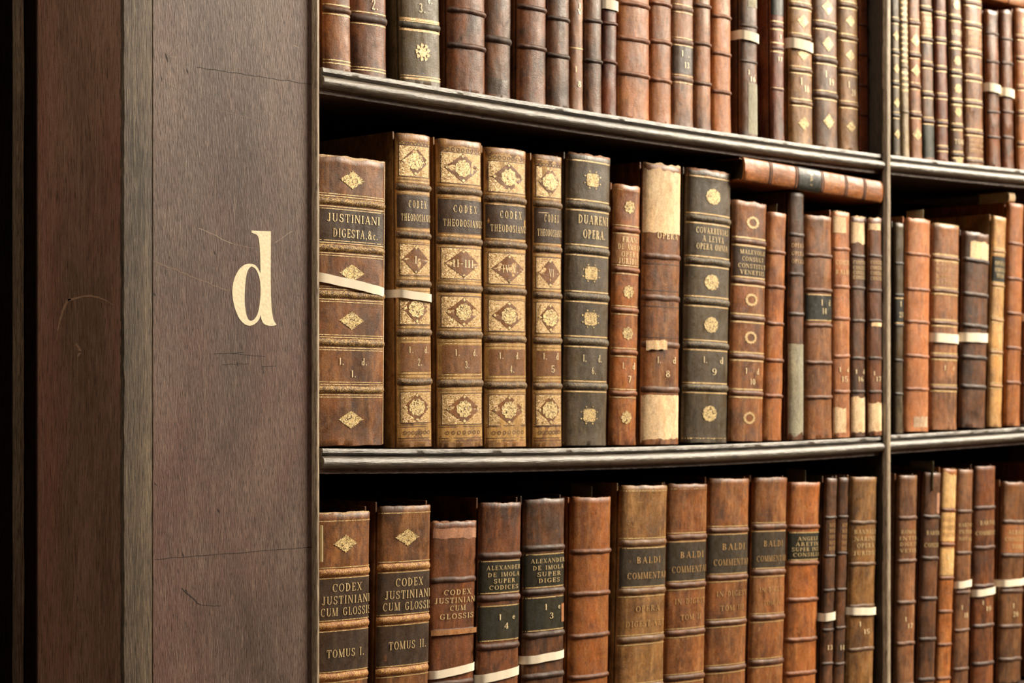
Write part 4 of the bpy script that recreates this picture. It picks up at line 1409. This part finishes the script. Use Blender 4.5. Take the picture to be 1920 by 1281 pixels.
# ---- middle shelf, right of the divider ----------------------------------------------
b = B(2, 2, (1677, 1695, 418), (1676, 1691, 814), 'black', "thin dark grey book against the divider's right side, middle shelf", [494, 553, 610, 676, 739], bh=7, prot=0.0016, b=0.14, rough=0.35)
b.patch(558, 607, 'blacklabel', k=0.95, gilt=True).num(570, [('1', 0.0, 0.12)], 10).num(590, [('21', 0.05, 0.4)], 10)
b = B(2, 2, (1698, 1743, 410), (1694, 1740, 813), 'tan', 'wide salmon-tan plain book with a white scuff at its foot, middle shelf', [477, 543, 604, 668, 730], bh=8, prot=0.002, b=0.1, rag=0.003, scuff=0.3, blotch=0.4)
b.patch(782, 806, 'grey_', 'scuff', rag=0.004, u=(-0.45, 0.7), label='white scuffed patch') if 'grey_' in M else None
s2 = b
b = B(2, 2, (1747, 1799, 421), (1742, 1791, 811), 'rose', 'grey-tan gilt ruled book with white tape, middle shelf right of the divider', [484, 546, 606, 669, 728], bh=8, prot=0.002, b=0.09, lines='gilt', lpx=3.2, rag=0.002, mod=1.2)
b.patch(489, 538, 'pinklabel', k=0.95).gl(423, th=6)
for y in (495, 507, 519, 530):
    b.T(y, 'RAPHAEL', 8, 0.8, 0.0, 'dimgilt')
b.tape(634, 635, 17).num(690, [('1', -0.1, 0.05), ('d', 0.22, 0.06)], 9)
b = B(2, 2, (1805, 1853, 436), (1797, 1846, 808), 'dark', 'mottled dark brown book with pale chipped label and white tape, middle shelf', [489, 553, 612, 671, 726], bh=10, prot=0.0028, b=0.1, rag=0.0028, scuff=0.8)
b.patch(453, 491, 'parch', 'chipped_label', rag=0.003, u=(-0.6, 0.97), label='pale chipped label').tape(634, 632, 17)
b = B(2, 2, (1861, 1886, 406), (1851, 1876, 805), 'pale', 'narrow yellow-tan book with a black gilt label, middle shelf right of the divider', [471, 535, 600, 661, 724], bh=7, prot=0.0018, b=0.11, lines='gilt', lpx=2.4, fw=2)
b.patch(481, 529, 'blacklabel', k=0.97).T(494, 'OPERA', 8, 0.7, 0).T(506, 'OMNIA', 8, 0.7, 0).T(517, 'TOM', 8, 0.5, 0).gl(410, th=6)
b6 = b = B(2, 2, (1889, 1917, 381), (1882, 1912, 800), 'orange', 'tall plain orange book carrying a cream bundle on its top, middle shelf', [457, 523, 588, 653, 718], bh=8, prot=0.002, b=0.12, fw=1, rag=0.001, sq=0.0, blotch=0.4)
b = B(2, 2, (1920, 1960, 392), (1914, 1956, 799), 'umber', 'mottled brown book with white tape, cut by the right edge of the photo, middle shelf', [465, 530, 594, 668, 722], bh=8, prot=0.002, b=0.1)
b.tape(597, 596, 14)

# ---- lower shelf, left of the divider ----------------------------------------------------
b = B(3, 1, (590, 693, 962), (586, 689, 1281), 'codex', 'brown codex folio lettered TOMUS I with a gilt lozenge, lower shelf', [1074, 1173, 1269], lines='gilt', bh=15, prot=0.003, b=0.06, rag=0.0022, lpx=1.8, sq=0.006, bandmat='toolbandorange')
b.patch(1085, 1164, 'darklabel', k=0.99).patch(1184, 1260, 'darklabel', 'volume_label', k=0.99)
b.T(1102, 'CODEX', 15, 0.52, 0.04).T(1125, 'JUSTINIANI', 15, 0.86, 0.05).T(1147, 'CUM GLOSSIS', 15, 0.9, 0.05).T(1225, 'TOMUS I.', 15, 0.66, 0.03)
b.orn(1020, 44, 33, 'diamond', 'filigree').gl(977, th=1.6)
b.patch(955, 968, 'parch', 'frayed_head', k=0.9, rag=0.0014, label='frayed pale lining at the head')
tom1 = b
b = B(3, 1, (709, 807, 949), (704, 802, 1281), 'codex', 'brown codex folio lettered TOMUS II with a gilt lozenge, second on the lower shelf', [1063, 1162, 1258], lines='gilt', bh=15, prot=0.003, b=0.06, rag=0.0014, fw=2, lpx=1.8, sq=0.005, bandmat='toolbandorange')
b.patch(1074, 1152, 'darklabel', k=0.99).patch(1173, 1248, 'darklabel', 'volume_label', k=0.99)
b.T(1092, 'CODEX', 15, 0.52, 0.05).T(1115, 'JUSTINIANI', 15, 0.86, 0.05).T(1137, 'CUM GLOSSIS', 15, 0.92, 0.05).T(1210, 'TOMUS II.', 15, 0.7, 0.04)
b.orn(1008, 44, 32, 'diamond', 'filigree').gl(962, th=1.6)
b = B(3, 1, (809, 893, 979), (803, 888, 1281), 'umber', 'shorter dark brown codex volume with torn pinkish head strip, lower shelf', [1088, 1185], bh=13, prot=0.0024, b=0.05, rag=0.002, sq=-0.002, blotch=0.4)
b.patch(976, 1010, 'pinkparch', 'torn_strip', k=0.95, rag=0.0026, label='torn pinkish strip at the head')
b.strip(b.gm, b.zl(1190), b.zl(1180), -b.L * 0.48, b.L * 0.48, 0.0032, M['tanlabel'], 24)
for y, t_, w_ in ((1111, 'CODEX', 0.6), (1126, 'JUSTINIANI', 0.94), (1141, 'CUM', 0.34), (1156, 'GLOSSIS', 0.74)):
    b.T(y, t_, 10, w_, 0.05)
b.tape(1264, 1254, 15)
short3 = b
b = B(3, 1, (898, 975, 943), (892, 972, 1281), 'umber', 'dark book with green-black labels marked 4, white tape low down, lower shelf', [1043, 1122, 1213], bh=14, prot=0.0032, b=0.08, rag=0.0016, sq=0.006, fw=3)
b.patch(1051, 1114, 'greenlabel', k=0.98, gilt=True).patch(1135, 1203, 'greenlabel', 'volume_label', k=0.98, gilt=True)
for y, t_, w_ in ((1065, 'ALEXANDER', 0.8), (1078, 'DE IMOLA', 0.74), (1090, 'SUPER', 0.5), (1102, 'CODICES', 0.68)):
    b.T(y, t_, 8, w_, 0.05)
b.num(1158, [('1', -0.05, 0.05), ('e', 0.28, 0.06)], 11).num(1175, [('4', 0.1, 0.1)], 11).tape(1272, 1261, 16)
b = B(3, 1, (981, 1058, 936), (978, 1055, 1281), 'dark', 'dark book with green-black labels marked 3, right of the one marked 4, lower shelf', [1028, 1110, 1191, 1268], bh=13, prot=0.0032, b=0.08, rag=0.0016, fw=2, sq=0.004)
b.patch(1038, 1103, 'greenlabel', k=0.98, gilt=True).patch(1119, 1184, 'greenlabel', 'volume_label', k=0.98, gilt=True)
for y, t_, w_ in ((1052, 'ALEXANDER', 0.82), (1065, 'DE IMOLA', 0.74), (1077, 'SUPER', 0.56), (1089, 'DIGES', 0.5)):
    b.T(y, t_, 8, w_, 0.05)
b.num(1139, [('1', -0.03, 0.05), ('e', 0.3, 0.06)], 11).num(1156, [('3', 0.1, 0.1)], 11).tape(1236, 1231, 15)
b.patch(1136, 1170, 'pinklabel', 'label_wear', rag=0.002, u=(0.72, 0.92), label='rubbed pink spot on the label', off=0.0009)
b = plain6 = B(3, 1, (1070, 1143, 933), (1064, 1140, 1281), 'orange', 'plain wide orange-brown book with slim bands and no lettering, lower shelf', [1035, 1114, 1193, 1270], bh=11, prot=0.003, b=0.1, rag=0.0016, blotch=0.5, mod=0.82, sq=0.0)
b = B(3, 1, (1162, 1250, 911), (1154, 1243, 1281), 'gilded', 'tan folio, leftmost and widest of four lettered COMMENTAR, lower shelf', [1019, 1110, 1200], bh=14, prot=0.0026, lines='gilt', b=0.07, rag=0.0012, fw=6, lpx=2, sq=0.003, mod=0.95)
b.patch(1027, 1102, 'greylabel', k=0.97)
b.T(1051, 'BALDI', 12, 0.5, 0.05, 'dimgilt').T(1080, 'COMMENTAR', 12, 0.84, 0.06, 'dimgilt').T(1142, 'OPERA', 11, 0.5, 0.05, 'dimgilt').T(1170, 'DIGEST VET', 11, 0.8, 0.03, 'dimgilt').gl(921, th=2)
b = B(3, 1, (1250, 1326, 908), (1243, 1318, 1281), 'calf', 'brown folio with scratched head, second of four lettered COMMENTAR, lower shelf', [1008, 1098, 1187, 1272], bh=12, prot=0.0026, lines='gilt', b=0.08, rag=0.0012, lpx=1.8, scuff=0.8)
b.patch(1018, 1090, 'greylabel', k=0.97).T(1041, 'BALDI', 12, 0.58, 0.06, 'dimgilt').T(1068, 'COMMENTAR', 12, 0.88, 0.05, 'dimgilt').T(1128, 'IN DIGEST', 10, 0.75, 0.05, 'dimgilt').T(1158, 'TOM II', 10, 0.5, 0.05, 'dimgilt').gl(917, th=2)
b = B(3, 1, (1327, 1404, 898), (1318, 1396, 1281), 'calf', 'brown folio, third from the left of four lettered COMMENTAR, lower shelf', [995, 1084, 1169, 1255], bh=11, prot=0.0026, lines='gilt', b=0.08, rag=0.0012, lpx=1.8, mod=1.04)
b.patch(1003, 1077, 'greylabel', k=0.97).T(1026, 'BALDI', 12, 0.55, 0.06, 'dimgilt').T(1055, 'COMMENTAR', 12, 0.86, 0.05, 'dimgilt').T(1114, 'IN DIGEST', 10, 0.72, 0.05, 'dimgilt').T(1141, 'TOM III', 10, 0.55, 0.05, 'dimgilt').gl(903, th=2)
b = B(3, 1, (1411, 1475, 896), (1402, 1467, 1281), 'calf', 'brown folio, narrowest and rightmost of four lettered COMMENTAR, lower shelf', [989, 1074, 1159, 1243], bh=12, prot=0.0026, lines='gilt', b=0.08, rag=0.0012, fw=1, lpx=1.8)
b.patch(998, 1066, 'greylabel', k=0.97).T(1020, 'BALDI', 11, 0.55, 0.04, 'dimgilt').T(1048, 'COMMENTAR', 11, 0.86, 0.04, 'dimgilt').T(1106, 'IN DIGEST', 9, 0.7, 0.04, 'dimgilt').T(1131, 'TOM IV', 9, 0.5, 0.04, 'dimgilt').gl(903, th=2)
b = ang11 = B(3, 1, (1477, 1537, 905), (1468, 1530, 1281), 'orange', 'orange-brown book with a green-black four-line gilt label, lower shelf', [989, 1057, 1126, 1201, 1264], bh=10, prot=0.0026, b=0.1, rag=0.0012, sq=0.0, fw=1)
b.patch(998, 1052, 'greenlabel', k=0.97, gilt=True)
for y, t_, w_ in ((1011, 'ANGELI', 0.6), (1021, 'ARETIN', 0.7), (1031, 'SUPER INST', 0.86), (1041, 'CONSILIA', 0.8)):
    b.T(y, t_, 7, w_, 0.03)
b = B(3, 1, (1547, 1569, 897), (1537, 1560, 1281), 'dark', 'thin dark book with white tape, left of the two slim ones, lower shelf', [971, 1043, 1108, 1182, 1246], bh=7, prot=0.002, b=0.14, fw=10.5)
for y in (985, 996, 1007, 1018, 1029):
    b.T(y, 'HU', 7, 0.5, 0.05, 'dimgilt')
b.tape(1158, 1156, 15).num(1215, [('13', 0.05, 0.4)], 9)
b = B(3, 1, (1572, 1592, 896), (1562, 1581, 1281), 'dark', 'thin dark book without tape, right of the two slim ones, lower shelf', [970, 1038, 1106, 1178, 1246], bh=7, prot=0.002, b=0.14, fw=13.5)
for y in (985, 996, 1007, 1018, 1029):
    b.T(y, 'HE', 7, 0.5, 0.05, 'dimgilt')
b.num(1215, [('14', 0.05, 0.4)], 9)
b = B(3, 1, (1593, 1645, 895), (1584, 1635, 1281), 'gilded', "brown-tan book with white tape against the divider's left side, lower shelf", [981, 1059, 1138, 1219], bh=9, prot=0.002, b=0.1, mod=0.8, blotch=0.8, fw=16.5)
for y, t_, w_ in ((998, 'BANDALE', 0.76), (1011, 'NARINE', 0.74), (1024, 'OPERA', 0.6), (1038, 'JURIDIC', 0.78)):
    b.T(y, t_, 8, w_, 0.0)
b.tape(1146, 1149, 14).num(1171, [('1', -0.15, 0.06)], 9).num(1186, [('15', 0.08, 0.2)], 9)

# ---- lower shelf, right of the divider -----------------------------------------------------
b = B(3, 2, (1683, 1719, 892), (1676, 1712, 1281), 'rose', "brown book with four gilt title lines against the divider's right side, lower shelf", [972, 1053, 1131, 1208], bh=9, prot=0.0026, b=0.12, mod=0.9)
for y, t_, w_ in ((998, 'ROMAE', 0.75), (1010, 'INTER', 0.85), (1021, 'DIGEST', 0.8), (1033, 'VETER', 0.8)):
    b.T(y, t_, 7, w_, 0.0)
b.num(1162, [('1', -0.12, 0.07)], 8).num(1175, [('17', 0.1, 0.24)], 9)
r2 = b = B(3, 2, (1731, 1764, 887), (1718, 1750, 1281), 'dark', 'very dark leaning book with a pink chip near its head, lower shelf', [970, 1048, 1124, 1200, 1276], bh=9, prot=0.0026, b=0.13, fw=1)
b.T(1000, 'BARTOL', 8, 0.75, 0.05).T(1023, 'CONSIL', 8, 0.8, 0.0)
b.patch(925, 962, 'pinkparch', 'leather_chip', rag=0.003, u=(0.3, 0.75), label='pink chip in the leather')
b = B(3, 2, (1766, 1792, 880), (1754, 1782, 1281), 'orange', 'narrow book with pale yellow head and bright orange foot, lower shelf', [957, 1022, 1085, 1148, 1210], bh=8, prot=0.002, b=0.12)
b.patch(879, 953, 'tanpale', 'pale_head', k=0.98, label='pale yellow upper part').patch(962, 1016, 'tanpale', 'title_label', k=0.97).patch(1028, 1080, 'tanpale', 'volume_label', k=0.97, gilt=True)
for y in (975, 989, 1003):
    b.T(y, 'BARTH', 8, 0.75, 0, 'dimgilt')
b.num(1046, [('1', -0.1, 0.1)], 8).num(1062, [('2', 0.1, 0.2)], 9)
b = B(3, 2, (1794, 1823, 881), (1785, 1815, 1281), 'rose', 'rose-brown book with white tape, right of the yellow-headed one, lower shelf', [960, 1038, 1112, 1183, 1256], bh=8, prot=0.0022, b=0.12, mod=0.85)
b.T(985, 'BARTOL', 7, 0.8, 0).T(998, 'INTER', 7, 0.75, 0).T(1011, 'NOTAE', 7, 0.75, 0).tape(1098, 1094, 13).num(1140, [('1', -0.15, 0.07)], 8).num(1155, [('18', 0.1, 0.26)], 9)
b = B(3, 2, (1825, 1866, 875), (1820, 1860, 1281), 'umber', 'dark brown book with the lowest white tape, lower shelf right of the divider', [953, 1028, 1100, 1175, 1246], bh=9, prot=0.0026, b=0.11)
b.T(981, 'BARTOL', 8, 0.7, 0.05).T(1000, 'COMMENT', 8, 0.86, 0.0).tape(1113, 1109, 13).num(1131, [('1', -0.15, 0.06)], 8).num(1143, [('19', 0.1, 0.22)], 9)
b = B(3, 2, (1879, 1922, 905), (1868, 1913, 1281), 'brown', 'shorter brown book with white tape and orange label, lower right corner', [980, 1043, 1110, 1176, 1238], bh=9, prot=0.0024, b=0.1, rag=0.0014)
b.patch(986, 1038, 'tanlabel2', k=0.96)
b.T(999, 'ALBANI', 8, 0.7, 0.03).T(1012, 'CONSULT', 8, 0.8, 0.0).T(1026, 'TOM', 8, 0.45, 0.03).tape(1095, 1092, 13).num(1137, [('1', -0.05, 0.05)], 9).num(1153, [('20', 0.05, 0.2)], 9)
b = B(3, 2, (1935, 1975, 872), (1924, 1965, 1281), 'umber', 'tall dark brown book at the right edge of the photo, lower shelf', [960, 1040, 1120, 1200], bh=9, prot=0.0024, b=0.1)

for q in BOOKS:
    q.finish()

# ------------------------------------------------------------------ papers on and in the books
def paper_slip(book, fx, px0, px1, yt0, yt1, yb, label, mat='dimpaper', rise=0.03):
    """slip of paper standing between the leaves of a book: plane parallel to the boards"""
    X = book.X0 + fx * book.w + (book.H * math.sin(book.a))
    ya, yb_ = y_of_px(px0, X), y_of_px(px1, X)
    za, zb = unp(px0, yt0, ya).z, unp(px1, yt1, yb_).z
    z0 = book.z0 + (book.H - 0.03) * math.cos(book.a)
    m = MB()
    rows = []
    for k in range(7):
        f = k / 6
        row = []
        for i in range(9):
            g = i / 8
            y = yb_ + (ya - yb_) * g
            zt = zb + (za - zb) * g
            row.append((X + 0.0012 * math.sin(g * 2.2 + f * 1.5) * f, y, z0 + (zt - z0) * f))
        rows.append(row)
    m.grid(rows, M[mat])
    o = m.build('paper_slip', None)
    so = o.modifiers.new('thickness', 'SOLIDIFY')
    so.thickness = 0.0004
    o['label'] = label
    o['category'] = 'paper'
    o['group'] = 'paper slips in the books'


paper_slip(plain6, 0.12, 1068, 1109, 904, 912, 930, 'grey paper slip rising from the plain wide orange-brown book, lower shelf')
paper_slip(ang11, 0.05, 1474, 1510, 878, 881, 893, 'grey-tan paper slip above the four-line green-black label book, lower shelf')
paper_slip(r2, -0.2, 1705, 1750, 863, 865, 885, 'grey-tan paper slip right of the divider above the very dark book, lower shelf')
paper_slip(b11, 0.0, 1441, 1456, 385, 382, 397, 'small grey paper slip above the narrow orange-brown book, middle shelf')
paper_slip(s2, 0.1, 1700, 1731, 396, 393, 410, 'cream paper slip standing out of the salmon-tan book, middle shelf right of the divider', 'paper')

# thin card wedged beside the first folio of the lower shelf
X = unp(601.8, 1000, 0.006).x
m = MB()
m.box(X, X + 0.0016, 0.004, 0.0075, unp(604, 1052, 0.015).z, unp(604, 984, 0.015).z, M['paper'])
o = m.build('paper_card', None)
o['label'] = 'thin cream card edge wedged between end panel and the TOMUS I folio'
o['category'] = 'paper'

# cream bundle on the tall orange book
zb_ = b6.z0 + b6.H * math.cos(b6.a) + 0.0016
xw = b6.X0 + b6.H * math.sin(b6.a) - b6.w * 0.5
pr = empty('parchment_bundle', (xw + 0.010, b6.yh, zb_), 'cream parchment bundle lying on the tall orange book, middle shelf', 'bundle')
m = MB()
rows = []
for k in range(9):
    a = math.pi * k / 8
    rows.append([(-0.010 + 0.0005 * j, -0.004 * math.sin(a), 0.0085 - 0.0085 * math.cos(a)) if j == 0 else (0.010, -0.004 * math.sin(a), 0.0085 - 0.0085 * math.cos(a)) for j in range(2)])
m.grid(rows, M['parch'], flip=True)
m.box(-0.010, 0.010, 0.0, 0.06, 0.0, 0.0008, M['parch'])
m.box(-0.010, 0.010, 0.0, 0.06, 0.0162, 0.017, M['parch'])
m.build('cover', pr, angle=60)
m = MB()
for i in range(6):
    m.box(-0.0096 + 0.0002 * (i % 2), 0.0096, 0.0004, 0.058 - 0.0008 * (i % 3), 0.0010 + i * 0.0025, 0.0033 + i * 0.0025, M['paper'])
m.build('leaves', pr, smooth=False)
